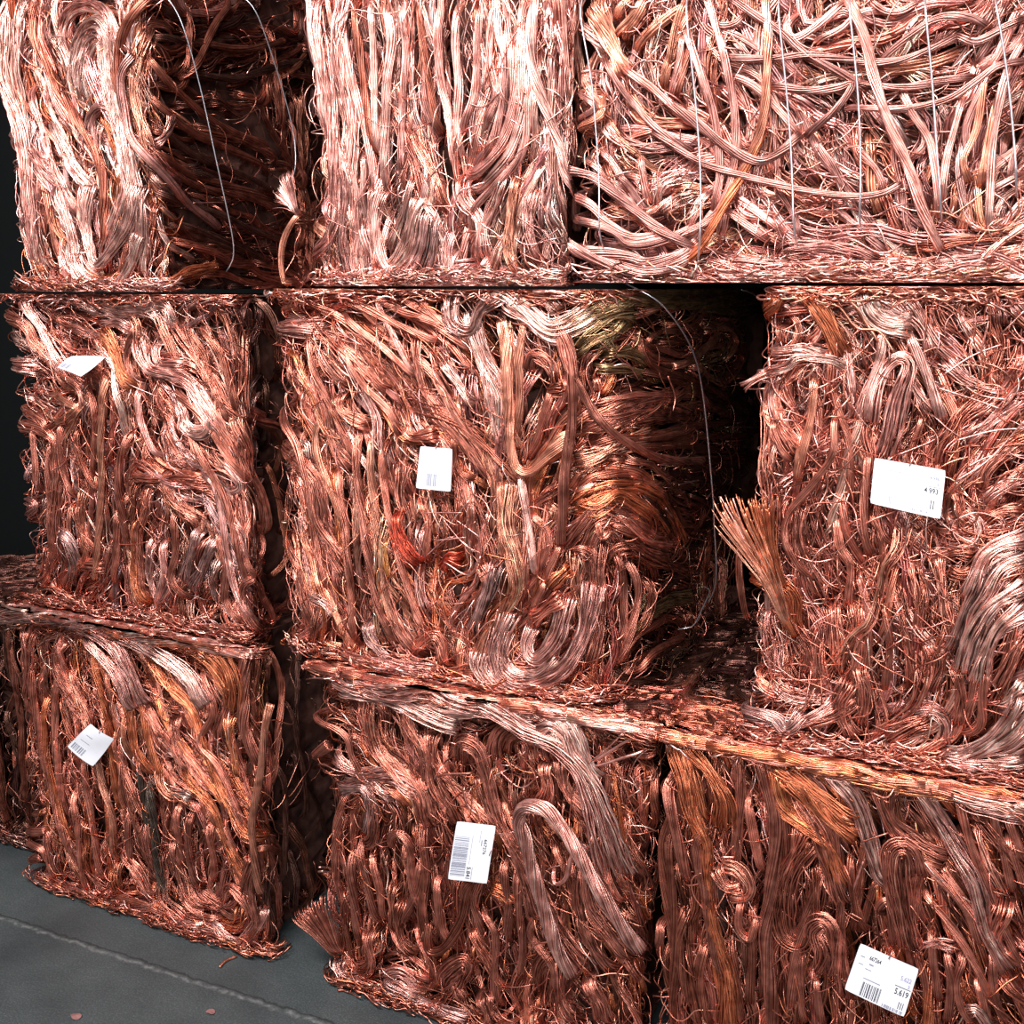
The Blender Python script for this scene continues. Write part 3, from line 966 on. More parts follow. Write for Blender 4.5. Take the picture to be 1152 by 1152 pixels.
B26o z26 560,900 680,970 850,1040 1000,1060 1200,1050
B24o z24 600,900 720,900 860,1000
B20c z22 640,870 760,900 900,910
B18o 530,1060 560,1010 640,1010 700,1060
C5w z30 390,1152 460,1070 600,990
W3w z30 880,840 885,930 930,980 1000,1000
@BR 752 752
B26o z24 0,110 100,150 250,190 450,200 650,240 850,270 1000,300
B22o z24 100,180 300,200 500,215 700,250
B20p z24 460,230 640,260 800,290 950,300
B28w z26 905,310 1020,370 1170,440
B26w z24 960,300 1060,340 1170,380
B22p z20 900,290 960,400 1060,440 1170,460
B26o z14 5,200 40,205 80,260 150,330 195,420 190,510
B24o z12 20,230 60,340 85,450 130,560 130,700 160,850 200,1000 200,1150
B20o z10 50,260 90,370 120,480
C16s z12 110,500 105,600 130,720 150,870 190,1000
C20s 0,350 20,450 50,600 70,700
C16b 60,760 40,900 80,1100
C14b 5,500 20,700 30,900 20,1152
C17c 215,220 240,380 225,600 222,760
C17c 255,400 290,560 312,660
C24s z8 270,230 320,350 355,500 342,700 320,850 340,1050 340,1152
C15s 300,220 360,400 370,560
C16b 380,330 385,500 380,640
B20c z14 180,620 230,630 270,680 260,720 200,720
B16c z14 160,630 200,690 250,690
C14c z12 240,740 235,820 270,860 290,800
W3p z12 185,590 225,592
W3c z14 120,640 90,660 95,710 130,760
B30o z14 340,300 390,330 500,400 600,490
B26o z16 370,330 450,390 540,480 620,530
B22o z14 355,300 370,420 450,500 520,560 560,700
B24c z12 430,400 500,520 530,640 560,760
W3t z16 380,300 480,400 600,470
W3y z16 360,330 400,450 470,500
B22p z12 430,250 480,280 560,350 610,410 650,520 690,650 725,690
B18p z12 530,240 560,320 620,370
B20s z12 545,250 640,310 700,360
B26s z10 720,350 700,400 730,490 800,560 900,620
B22p z12 770,320 850,420 930,560 1000,680 1030,820 1100,960
C14s 720,470 780,570 870,660 960,760 1010,900
C14c z8 930,380 960,480 990,580 1050,720
C14s 1040,420 1080,560 1120,720
C14s 1090,450 1160,620
B18b 980,430 1010,480 1070,460
B30b z8 470,560 400,650 375,760 385,850 440,870 475,760 480,640
C16s 500,640 470,740 420,900 400,1100
C12s 440,900 430,1000 440,1150
B24s z14 520,980 510,900 475,840 500,800 540,830 560,920 590,1060
C14s 525,450 560,640 560,800 570,940
C14b 640,540 620,700 600,860
B30s z16 800,660 790,590 765,565 735,600 760,760 790,900
B18c 820,600 800,720 820,840
C14s 700,800 680,770 720,750 730,900
C12s 730,620 760,800 785,950 790,1100
C14s 850,850 860,950 880,1080
C14s z8 955,920 935,1000 950,1080 990,1150
C13c 820,720 900,800 1000,950 1060,1100
C13s 870,620 960,740 1040,860 1100,1010
C13s 1000,620 1060,760 1120,900 1160,980
B22c 1090,740 1060,860 1130,960
B16p z12 960,1100 1000,1090 1040,1152
B16p 820,900 880,880 940,900
W3s z16 630,540 720,510
W3s z16 600,770 640,790
W3s z16 790,740 870,840 950,880
B18c z8 440,510 410,590 370,670
B16o 450,540 420,620
C13b 590,600 600,720 640,850
C4p z14 590,740 640,600
C13s 850,1120 830,1000 800,900
C14s 900,900 920,1010 900,1150
C14b 270,760 280,900 260,1100
C14b 200,880 230,1050 240,1152
C14b 120,880 110,1000 140,1152
C14b 620,860 650,760 680,680
C14s 1160,700 1130,620 1100,540
C12s 480,1000 500,1152
C13s 1050,900 1060,1050 1100,1152
C13c 1000,1000 1040,1152
@BR 600 752
C14b 420,180 440,400 430,600 460,900 470,1152
C16s 400,700 420,860 400,1100
"""
BALES = dict(TL=TL, TM=TM, TR=TR, ML=ML, MM=MM, MR=MR, BL=BL, BM=BM, BR=BR)
cur = None; ox = oy = 0; sc = S
for line in DATA.strip().splitlines():
    w = line.split()
    if line[0] == '@':
        cur = BALES[w[0][1:]]; ox, oy = float(w[1]), float(w[2]); sc = float(w[3]) if len(w) > 3 else S
        continue
    kind, colr, rad = w[0][0], w[0][-1], float(w[0][1:-1])
    if cur in (TL, TM, TR) and colr == 's': colr = 'm'
    zz = None; pts = w[1:]
    if pts[0][0] == 'z': zz = float(pts[0][1:])/1000; pts = pts[1:]
    fn = cur.uv_plane if kind == 'F' or (zz and zz >= 0.024) else cur.uv
    uvt = [fn(ox+float(a)/sc, oy+float(b)/sc) for a, b in (q.split(',') for q in pts)]
    dist = sum(u[2] for u in uvt)/len(uvt)
    r = rad/sc*dist/FPX
    q = np.array([[u[0], u[1]] for u in uvt])
    cur.paths.append((kind, colr, r, zz, q))

# direction field of every bale: double-angle average of the traced cables
GS = 0.025
def build_field(b):
    gx = np.arange(-0.25, b.W+1.1, GS); gy = np.arange(-0.05, b.H+0.05, GS)
    X, Y = np.meshgrid(gx, gy, indexing='ij')
    c = np.full(X.shape, math.cos(2*b.bg)*0.02); s_ = np.zeros(X.shape)
    for kind, colr, r, zz, q in b.paths:
        if kind == 'W': continue
        p, L = spline(q, 0.02)
        t = np.gradient(p, axis=0); th = np.arctan2(t[:, 1], t[:, 0])
        for (x, y), a in zip(p, th):
            w = np.exp(-((X-x)**2+(Y-y)**2)/(2*0.032**2))*min(1.5, r/0.006)
            c += w*math.cos(2*a); s_ += w*math.sin(2*a)
    m = np.sqrt(c*c+s_*s_)+1e-6
    b.gx0, b.gy0 = gx[0], gy[0]; b.fc = c/m; b.fs = s_/m
def field(b, x, y):
    fx = np.clip((x-b.gx0)/GS, 0, b.fc.shape[0]-1.001); fy = np.clip((y-b.gy0)/GS, 0, b.fc.shape[1]-1.001)
    i, j = fx.astype(int), fy.astype(int); u, v = fx-i, fy-j
    def s(A): return A[i, j]*(1-u)*(1-v)+A[i+1, j]*u*(1-v)+A[i, j+1]*(1-u)*v+A[i+1, j+1]*u*v
    return 0.5*np.arctan2(s(b.fs), s(b.fc))
def trace(b, x, y, L, K, chaos):
    N = len(x); st = L/(K-1)
    A = np.zeros((N, K)); V = np.zeros((N, K)); A[:, 0] = x; V[:, 0] = y
    bias = RNG.normal(0, chaos, N); nz = wig(N, K, L, 0.12, chaos*0.9)
    d = field(b, x, y)+bias; d = np.where(RNG.random(N) < 0.5, d, d+np.pi)
    for k in range(1, K):
        f = field(b, A[:, k-1], V[:, k-1])+bias+nz[:, k]
        f = f+np.pi*np.round((d-f)/np.pi)
        d = f
        A[:, k] = A[:, k-1]+np.cos(d)*st
        V[:, k] = V[:, k-1]+np.sin(d)*st
    V = np.where(V < 0.012, 0.012+(0.012-V)*0.25, V); V = np.where(V > b.H-0.012, b.H-0.012-(V-b.H+0.012)*0.25, V)
    return A, V

def tints(keys, n, jit=0.16):
    c = np.array([PAL[k] for k in keys])[RNG.integers(0, len(keys), n)]
    return np.clip(c*RNG.normal(1, jit, (n, 1))*RNG.normal(1, 0.04, (n, 3)), 0.02, 0.97)

def bundle(b, T, A, V, W, R, M, r, tint, fray=0.0, pos=None):
    """M loose wires around each centre path"""
    N, K = A.shape
    P, Nn = (pos or b.pos)(A, V, W)
    Tn = unit(np.gradient(P, axis=1)); Sd = unit(np.cross(Tn, Nn+1e-4))
    L = np.linalg.norm(np.diff(P, axis=1), axis=-1).sum(1)
    s = np.linspace(0, 1, K)
    rho = np.sqrt(RNG.random((N, M)))[..., None]; ph0 = RNG.uniform(0, 6.283, (N, M))[..., None]
    tw = (RNG.normal(0, 5, (N, 1, 1))*L[:, None, None])*s[None, None, :]
    ph = ph0+tw
    sp = 1+fray*np.abs(2*s-1)[None, None, :]**3+0.25*np.sin(s*RNG.uniform(3, 9, (N, 1, 1))+RNG.uniform(0, 6, (N, 1, 1)))
    wn_ = wig(N*M, K, np.repeat(L, M), 0.07, 0.0016).reshape(N, M, K); wn2 = wig(N*M, K, np.repeat(L, M), 0.07, 0.0016).reshape(N, M, K)
    a = rho*np.cos(ph)*R[:, None, None]*1.25*sp+wn_; c = rho*np.sin(ph)*R[:, None, None]*0.7*sp+wn2
    Q = P[:, None]+a[..., None]*Sd[:, None]+c[..., None]*Nn[:, None]
    rr = np.broadcast_to((r*RNG.uniform(0.8, 1.2, (N, M)))[..., None], (N, M, K)).reshape(N*M, K)
    tt = np.clip(np.repeat(tint, M, 0)*RNG.normal(1, 0.30, (N*M, 1)), 0.02, 0.97)
    T.add(Q.reshape(N*M, K, 3), rr, np.broadcast_to(Nn[:, None], (N, M, K, 3)).reshape(N*M, K, 3), tt, sides=4)

def cable(T, P, Nn, R, tint, M, lay, sides=4):
    """stranded cable: a core with M outer strands laid round it; P[N,K,3], R[N,K]"""
    N, K, _ = P.shape
    Tn = unit(np.gradient(P, axis=1)); Sd = unit(np.cross(Tn, Nn+1e-4)); U = np.cross(Sd, Tn)
    L = np.concatenate([np.zeros((N, 1)), np.cumsum(np.linalg.norm(np.diff(P, axis=1), axis=-1), 1)], 1)
    T.add(P, R*0.74, Nn, tint*0.8, sides=6)
    lay = lay*RNG.choice([-1, 1], (N, 1))*RNG.uniform(0.5, 1.4, (N, 1))
    ph = (np.arange(M)*2*np.pi/M)[None, :, None]+(lay*L)[:, None, :]+RNG.uniform(0, 6, (N, 1, 1))+RNG.normal(0, 0.10, (N, M, 1))
    rad = R[:, None, :]*RNG.uniform(0.72, 0.92, (N, M, 1))
    Q = P[:, None]+(rad*np.cos(ph))[..., None]*Sd[:, None]+(rad*np.sin(ph))[..., None]*U[:, None]
    sr = np.broadcast_to(R[:, None, :]*min(0.30, 2.5/M), (N, M, K)).reshape(N*M, K)
    tt = np.clip(np.repeat(tint, M, 0)*RNG.normal(1, 0.16, (N*M, 1)), 0.02, 0.97)
    T.add(Q.reshape(N*M, K, 3), sr, np.broadcast_to(Nn[:, None], (N, M, K, 3)).reshape(N*M, K, 3), tt, sides=sides)

def dive(K, d=0.03, p=6):
    s = np.linspace(-1, 1, K)
    return -d*np.abs(s)**p

# quantities of packed copper per bale: palette, cables, bundles, loose wires (front), right-side palette darkened to stand for gap shade, and its share
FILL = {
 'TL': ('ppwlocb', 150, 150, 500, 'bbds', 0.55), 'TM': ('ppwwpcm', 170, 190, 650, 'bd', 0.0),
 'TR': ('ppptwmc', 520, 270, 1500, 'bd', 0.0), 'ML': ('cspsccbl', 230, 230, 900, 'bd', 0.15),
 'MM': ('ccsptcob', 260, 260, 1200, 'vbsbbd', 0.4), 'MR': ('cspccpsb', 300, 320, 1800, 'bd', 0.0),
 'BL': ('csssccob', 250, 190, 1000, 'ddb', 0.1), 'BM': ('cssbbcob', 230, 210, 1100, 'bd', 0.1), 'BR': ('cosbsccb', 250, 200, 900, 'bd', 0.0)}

LABELS = {
 'TL': 'narrow pink copper wire bale at top left, loop of wires on its front',
 'TM': 'pink copper wire bale, top row, long straight vertical cables, right of the dark gap',
 'TR': 'top row copper bale of criss-crossing cables under several bright steel ties',
 'ML': 'far left middle row copper wire bale with the folded white tag',
 'MM': 'middle row copper wire bale with dark olive side and small upright white tag',
 'MR': 'middle row copper wire bale at far right with wide white tag and orange frayed end',
 'BL': 'far left floor bale of copper wire with a curled diamond-turned white tag',
 'BM': 'copper wire bale on the floor with hooked cable loop beside its sideways barcode tag',
 'BR': 'floor bale at right, thick dark vertical cables and tilted white tag near its bottom'}

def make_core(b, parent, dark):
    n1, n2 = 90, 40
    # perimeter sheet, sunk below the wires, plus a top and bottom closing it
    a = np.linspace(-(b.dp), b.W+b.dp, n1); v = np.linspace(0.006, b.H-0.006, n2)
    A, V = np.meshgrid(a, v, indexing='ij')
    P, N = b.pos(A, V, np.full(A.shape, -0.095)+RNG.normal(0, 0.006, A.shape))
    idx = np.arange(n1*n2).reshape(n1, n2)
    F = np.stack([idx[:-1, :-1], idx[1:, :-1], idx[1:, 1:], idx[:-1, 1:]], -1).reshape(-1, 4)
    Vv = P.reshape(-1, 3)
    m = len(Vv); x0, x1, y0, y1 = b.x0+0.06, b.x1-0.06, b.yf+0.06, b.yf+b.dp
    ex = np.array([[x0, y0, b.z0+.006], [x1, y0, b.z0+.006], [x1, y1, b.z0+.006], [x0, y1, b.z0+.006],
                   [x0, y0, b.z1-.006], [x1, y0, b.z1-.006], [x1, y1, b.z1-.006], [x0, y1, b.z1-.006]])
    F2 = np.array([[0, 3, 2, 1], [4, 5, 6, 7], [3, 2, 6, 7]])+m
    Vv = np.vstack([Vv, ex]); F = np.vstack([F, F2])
    t = np.clip(np.array([PAL['d']])*RNG.normal(0.8, 0.25, (len(Vv), 1)), 0.02, 1)  # dark tint puts the shade between the wires into the core colour
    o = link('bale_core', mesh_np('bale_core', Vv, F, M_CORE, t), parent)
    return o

def lanes(N, lo, hi):
    return RNG.uniform(lo, hi, N)

def fill(b, key, parent):
    keys, nc, nb, nw, skeys, share = FILL[key]
    lo0 = b.W-0.35 if b.name == 'B0' else 0.0
    xr = min(b.W+0.02, 0.16-b.x0)      # nothing further right is in view
    side = min(0.75, b.dp-0.05) if share > 0 else 0.0
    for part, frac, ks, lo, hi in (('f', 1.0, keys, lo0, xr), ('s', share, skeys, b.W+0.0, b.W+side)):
        if frac <= 0: continue
        # packed cables
        T = Tubes()
        N = int(nc*frac); K = 22
        L = RNG.uniform(0.12, 0.45, N)
        A, V = trace(b, lanes(N, lo, hi), RNG.uniform(0.0, b.H, N), L, K, b.chaos*0.7)
        lay = RNG.uniform(-0.075, 0.006, N)
        W = lay[:, None]+wig(N, K, L, 0.18, 0.006)+dive(K)[None]
        P, Nn = b.pos(A, V, W)
        R = np.repeat(RNG.uniform(0.0045, 0.0095, (N, 1)), K, 1)
        cable(T, P, Nn, R, tints(ks, N), 9, 16)
        # packed loose bundles
        N = int(nb*frac); K = 20
        L = RNG.uniform(0.10, 0.34, N)
        A, V = trace(b, lanes(N, lo, hi), RNG.uniform(0.0, b.H, N), L, K, b.chaos)
        W = RNG.uniform(-0.065, 0.010, N)[:, None]+wig(N, K, L, 0.15, 0.006)+dive(K)[None]
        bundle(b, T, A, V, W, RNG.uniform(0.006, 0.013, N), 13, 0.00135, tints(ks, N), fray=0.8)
        o = T.build('packed_wire_bundles', M_COPPER, parent, b.box); o['kind'] = 'stuff'
        # loose single wires
        T = Tubes()
        N = int(nw*frac); K = 14
        L = RNG.uniform(0.03, 0.16, N)
        A, V = trace(b, lanes(N, lo, hi), RNG.uniform(0.0, b.H, N), L, K, b.chaos*1.3+0.25)
        W = RNG.uniform(-0.015, 0.02, N)[:, None]+wig(N, K, L, 0.10, 0.008)+dive(K, 0.015, 4)[None]
        P, Nn = b.pos(A, V, W)
        R = np.repeat(RNG.uniform(0.0008, 0.0015, (N, 1)), K, 1)
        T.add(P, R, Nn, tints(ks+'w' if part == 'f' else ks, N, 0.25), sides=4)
        if part == 'f':      # crushed wire ends along the top and bottom edges
            N = 430; K = 10
            L = RNG.uniform(0.02, 0.09, N)
            x = lanes(N, lo, hi); y = np.where(RNG.random(N) < 0.6, RNG.uniform(0.0, 0.03, N), RNG.uniform(b.H-0.025, b.H, N))
            ang = RNG.normal(0, 0.55, N); s_ = np.linspace(-.5, .5, K)[None]
            A = x[:, None]+np.cos(ang)[:, None]*s_*L[:, None]+wig(N, K, L, 0.05, 0.004)
            V = np.clip(y[:, None]+np.sin(ang)[:, None]*s_*L[:, None]*0.6+wig(N, K, L, 0.05, 0.004), 0.002, b.H-0.002)
            W = RNG.uniform(0.0, 0.046, N)[:, None]+wig(N, K, L, 0.06, 0.006)
            P, Nn = b.pos(A, V, W)
            T.add(P, np.repeat(RNG.uniform(0.0011, 0.0022, (N, 1)), K, 1), Nn, tints(keys+'w', N, 0.25), sides=4)
        if part == 'f':      # wires pressed into the joint with the bale above or below
            N = 520; K = 10
            L = RNG.uniform(0.04, 0.16, N)
            x = lanes(N, lo, hi); y = np.where(RNG.random(N) < 0.5, RNG.uniform(-0.002, 0.010, N), RNG.uniform(b.H-0.010, b.H+0.002, N))
            s_ = np.linspace(-.5, .5, K)[None]
            A = x[:, None]+s_*L[:, None]; V = y[:, None]+wig(N, K, L, 0.06, 0.003)
            W = RNG.uniform(-0.03, 0.03, N)[:, None]+wig(N, K, L, 0.06, 0.006)
            P, Nn = b.pos(A, V, W)
            T.add(P, np.repeat(RNG.uniform(0.0012, 0.0024, (N, 1)), K, 1), Nn, tints(keys, N, 0.25), sides=4)
        o = T.build('loose_wires', M_COPPER, parent, b.box); o['kind'] = 'stuff'

def authored(b, parent):
    CN = {'p': 'pink', 'w': 'pale pink', 'o': 'orange', 'v': 'olive tarnished', 'r': 'red', 'g': 'dark grey', 'l': 'lilac grey', 'y': 'yellow', 't': 'tan'}
    for i, (kind, colr, r, zz, q) in enumerate(b.paths):
        ext = q
        p, L = spline(ext, 0.006 if kind != 'W' else 0.008)
        K = len(p)
        base = zz if zz is not None else RNG.uniform(0.0, 0.009)
        W = base+wig(1, K, [L], 0.2, 0.002)
        if kind != 'W': W = W+dive(K, 0.03 if zz is None else 0.014, 8)[None]
        A = p[None, :, 0]; V = np.clip(p[None, :, 1], 0.008, b.H-0.004)
        pos = b.pos_plane if kind == 'F' or (zz and zz >= 0.024) else b.pos
        T = Tubes()
        tc = np.clip(np.array([PAL[colr]])*RNG.normal(1, 0.08), 0.02, 0.97)
        if kind == 'C':
            W = W+r*0.6
            P, Nn = pos(A, V, W)
            n = 11 if r > 0.005 else 5
            s = np.linspace(0, 1, K)
            R = np.repeat([[r]], K, 1)*(1+0.07*np.sin(s*L*60+i))
            tc = np.atleast_2d(tc)
            if r > 0.0035: cable(T, P, Nn, R, tc, int(np.clip(r/0.0006, 9, 20)), 13, 5)
            else: T.add(P, R, Nn, tc, sides=8)
            name = 'twisted_cable' if r > 0.0035 else 'stray_wire'
        elif kind == 'F':
            # frayed end: straight wires spreading towards the first point
            P, Nn = pos(A, V, W+0.01)
            M = 34; s = np.linspace(0, 1, K)[None, :, None]
            Tn = unit(np.gradient(P, axis=1)); Sd = unit(np.cross(Tn, Nn+1e-4))
            sx = RNG.normal(0, 0.8, (M, 1, 1)); sy = RNG.uniform(-0.5, 1.4, (M, 1, 1))
            sp = 0.35+2.1*(1-s)**1.3
            lo = (RNG.uniform(0, 0.22, (M, 1, 1)))
            s2 = lo+(1-lo)*s
            idx = s2[..., 0]*(K-1); i0 = np.clip(idx.astype(int), 0, K-2); f = (idx-i0)[..., None]
            C_ = P[0][i0]*(1-f)+P[0][i0+1]*f
            sp = 0.35+2.1*(1-s2)**1.3
            Q = C_+Sd[0][i0]*sx*r*sp+Nn[0][i0]*sy*r*sp*0.7
            T.add(Q, RNG.uniform(0.0009, 0.0014, (M, 1))*np.ones((1, K)), Nn[0][i0], np.clip(tc*RNG.normal(1, 0.25, (M, 1)), 0.02, 0.97), sides=5)
            name = 'frayed_wire_end'
        elif kind == 'B':
            wr = 0.00125 if r < 0.01 else 0.0014
            M = int(np.clip((r/wr)**2*0.55, 10, 46))
            bundle(b, T, A, V, W+r*0.35, np.array([r*0.95]), M, wr, tc, fray=0.5, pos=pos)
            name = 'wire_bundle'
        else:
            P, Nn = pos(A, V, W+0.012)
            T.add(P, np.full((1, K), max(0.0011, r)), Nn, tc, sides=5)
            name = 'stray_wire'
        o = T.build(name, M_COPPER, parent, b.box)
        if colr in CN and name != 'stray_wire':
            o['label'] = CN[colr]+(' copper cable' if kind == 'C' else ' bundle of copper wires')

# steel ties: bale, x offset, y offset, points, radius m
TIES = [('TL', 0, 0, '500,-10 580,270 640,530 700,800 705,880', .0015), ('TL', 0, 0, '765,-10 860,260 905,440 917,600', .0015),
        ('TR', 380, 0, '835,-10 860,250 880,500 885,640 880,810', .0015),
        ('TR', 752, 0, '80,-10 120,350 135,600 130,780 110,850', .0017), ('TR', 752, 0, '375,-10 410,330 425,560 430,800', .0017),
        ('TR', 752, 0, '598,-10 630,300 640,560 632,750', .0017), ('TR', 752, 0, '838,-10 865,280 880,500 890,640 890,720', .0017),
        ('TR', 752, 0, '1058,-10 1100,250 1125,500 1130,640', .0017),
        ('MM', 600, 300, '380,65 500,190 610,500 680,950 700,1150 725,1450', .0017, 3.84),
        ('MM', 600, 300, '860,95 910,180 940,330 965,450', .0017, 3.84),
        ('MM', 600, 550, '695,410 640,490 575,600', .0010, 3.84)]
PARENTS = {}
for key, b in BALES.items():
    root = bpy.data.objects.new('copper_wire_bale', None)
    COL.objects.link(root)
    root.location = ((b.x0+b.x1)/2, b.yf+b.dp/2, b.z0)
    root.empty_display_size = 0.2
    tag_obj(root, LABELS[key], 'copper bale', 'bales of scrap copper wire in the stack')
    PARENTS[key] = root
    build_field(b)
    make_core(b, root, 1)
    fill(b, key, root)
    authored(b, root)
for t in TIES:
    b = BALES[t[0]]; sc = t[5] if len(t) > 5 else S
    q = np.array([b.uv(t[1]+float(a)/sc, t[2]+float(c)/sc)[:2] for a, c in (z.split(',') for z in t[3].split())])
    p, L = spline(q, 0.012)
    K = len(p)
    W = np.full((1, K), 0.058)+dive(K, 0.03, 10)[None]
    W = W if t[0] != 'MM' and t[0] != 'TL' else W-0.01
    P, Nn = b.pos(p[None, :, 0], p[None, :, 1], W-b.height(p[None, :, 0], p[None, :, 1]))
    T = Tubes(); T.add(P, np.full((1, K), t[4]), Nn, [[1, 1, 1]], sides=6)
    o = T.build('tie_wire', M_STEEL, PARENTS[t[0]]); o['label'] = 'thin bright steel binding wire'

# a bale further along the row: only a dark strip of it shows past the left corner
def top_wires(b, parent, x0, x1, y0, y1, N, keys, spread=0.7, edge=False):
    # wires lying on the top of a floor bale where the gap above leaves it open
    T = Tubes(); K = 14
    L = RNG.uniform(0.08, 0.35, N); ang = RNG.normal(0.3 if not edge else 0, spread, N); q = np.linspace(-.5, .5, K)[None]
    X = RNG.uniform(x0, x1, N)[:, None]+np.cos(ang)[:, None]*q*L[:, None]+wig(N, K, L, 0.1, 0.01)
    Y = RNG.uniform(y0, y1, N)[:, None]+np.sin(ang)[:, None]*q*L[:, None]+wig(N, K, L, 0.1, 0.01)
    X = np.clip(X, x0-0.01*RNG.random((N, 1)), x1+0.01*RNG.random((N, 1))); Y = np.maximum(Y, b.yf+0.02) if not edge else np.clip(Y, y0-0.006*RNG.random((N, 1)), y1)
    P = np.stack([X, Y, b.z1+RNG.uniform(-0.010, 0.010, N)[:, None]+wig(N, K, L, 0.12, 0.004)], -1)
    if edge: P[..., 2] = b.z1-0.007+(P[..., 2]-b.z1)*0.5
    Nn = np.broadcast_to(np.array([0, 0, 1.0]), P.shape)
    cable(T, P[:N//3], Nn[:N//3], np.full((N//3, K), 0.006), tints(keys, N//3), 8, 16)
    T.add(P[N//3:], np.full((N-N//3, K), 0.0013), Nn[N//3:], tints(keys, N-N//3, 0.25), sides=4)
    o = T.build('loose_wires', M_COPPER, parent); o['kind'] = 'stuff'
top_wires(BM, PARENTS['BM'], -0.66, -0.58, 1.82, 1.95, 140, 'bdbs')
top_wires(BM, PARENTS['BM'], -0.63, -0.58, 1.98, 2.7, 200, 'dd')  # deeper wires tinted dark, the gap's shade is in their colour
top_wires(BR, PARENTS['BR'], -0.555, -0.43, 1.82, 1.92, 160, 'bsob')
top_wires(BR, PARENTS['BR'], -0.555, -0.43, 1.95, 2.7, 200, 'dd')  # same dark tint for shade further back in the gap
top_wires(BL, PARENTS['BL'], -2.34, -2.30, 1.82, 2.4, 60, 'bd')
top_wires(BL, PARENTS['BL'], BL.x0, BL.x1, BL.yf-0.035, BL.yf-0.002, 200, 'pwcs', 0.12, True)
top_wires(BM, PARENTS['BM'], BM.x0, BM.x1, BM.yf-0.035, BM.yf-0.002, 200, 'pcsc', 0.12, True)
top_wires(BR, PARENTS['BR'], BR.x0, 0.16, BR.yf-0.035, BR.yf-0.002, 200, 'osco', 0.12, True)
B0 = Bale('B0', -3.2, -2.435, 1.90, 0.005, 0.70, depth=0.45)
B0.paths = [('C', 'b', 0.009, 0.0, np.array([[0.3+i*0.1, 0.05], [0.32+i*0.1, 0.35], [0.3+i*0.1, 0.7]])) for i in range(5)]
FILL['B0'] = ('dddb', 90, 60, 150, 'dd', 0.4)  # dark palette carries the shadow on this bale in its colour
root = bpy.data.objects.new('copper_wire_bale', None); COL.objects.link(root)
root.location = ((B0.x0+B0.x1)/2, B0.yf+.5, B0.z0)
tag_obj(root, 'shadowed copper bale sliver at the left edge, behind the leftmost floor bale', 'copper bale', 'bales of scrap copper wire in the stack')
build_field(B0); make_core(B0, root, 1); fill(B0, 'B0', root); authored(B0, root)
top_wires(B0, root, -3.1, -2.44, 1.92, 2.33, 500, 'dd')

# ------------------------------------------------------------------ setting
def box_mesh(name, lo, hi, mat):
    x0, y0, z0 = lo; x1, y1, z1 = hi
    V = np.array([[x, y, z] for z in (z0, z1) for y in (y0, y1) for x in (x0, x1)])
    F = np.array([[0, 2, 3, 1], [4, 5, 7, 6], [0, 1, 5, 4], [2, 6, 7, 3], [0, 4, 6, 2], [1, 3, 7, 5]])
    return mesh_np(name, V, F, mat, smooth=False)

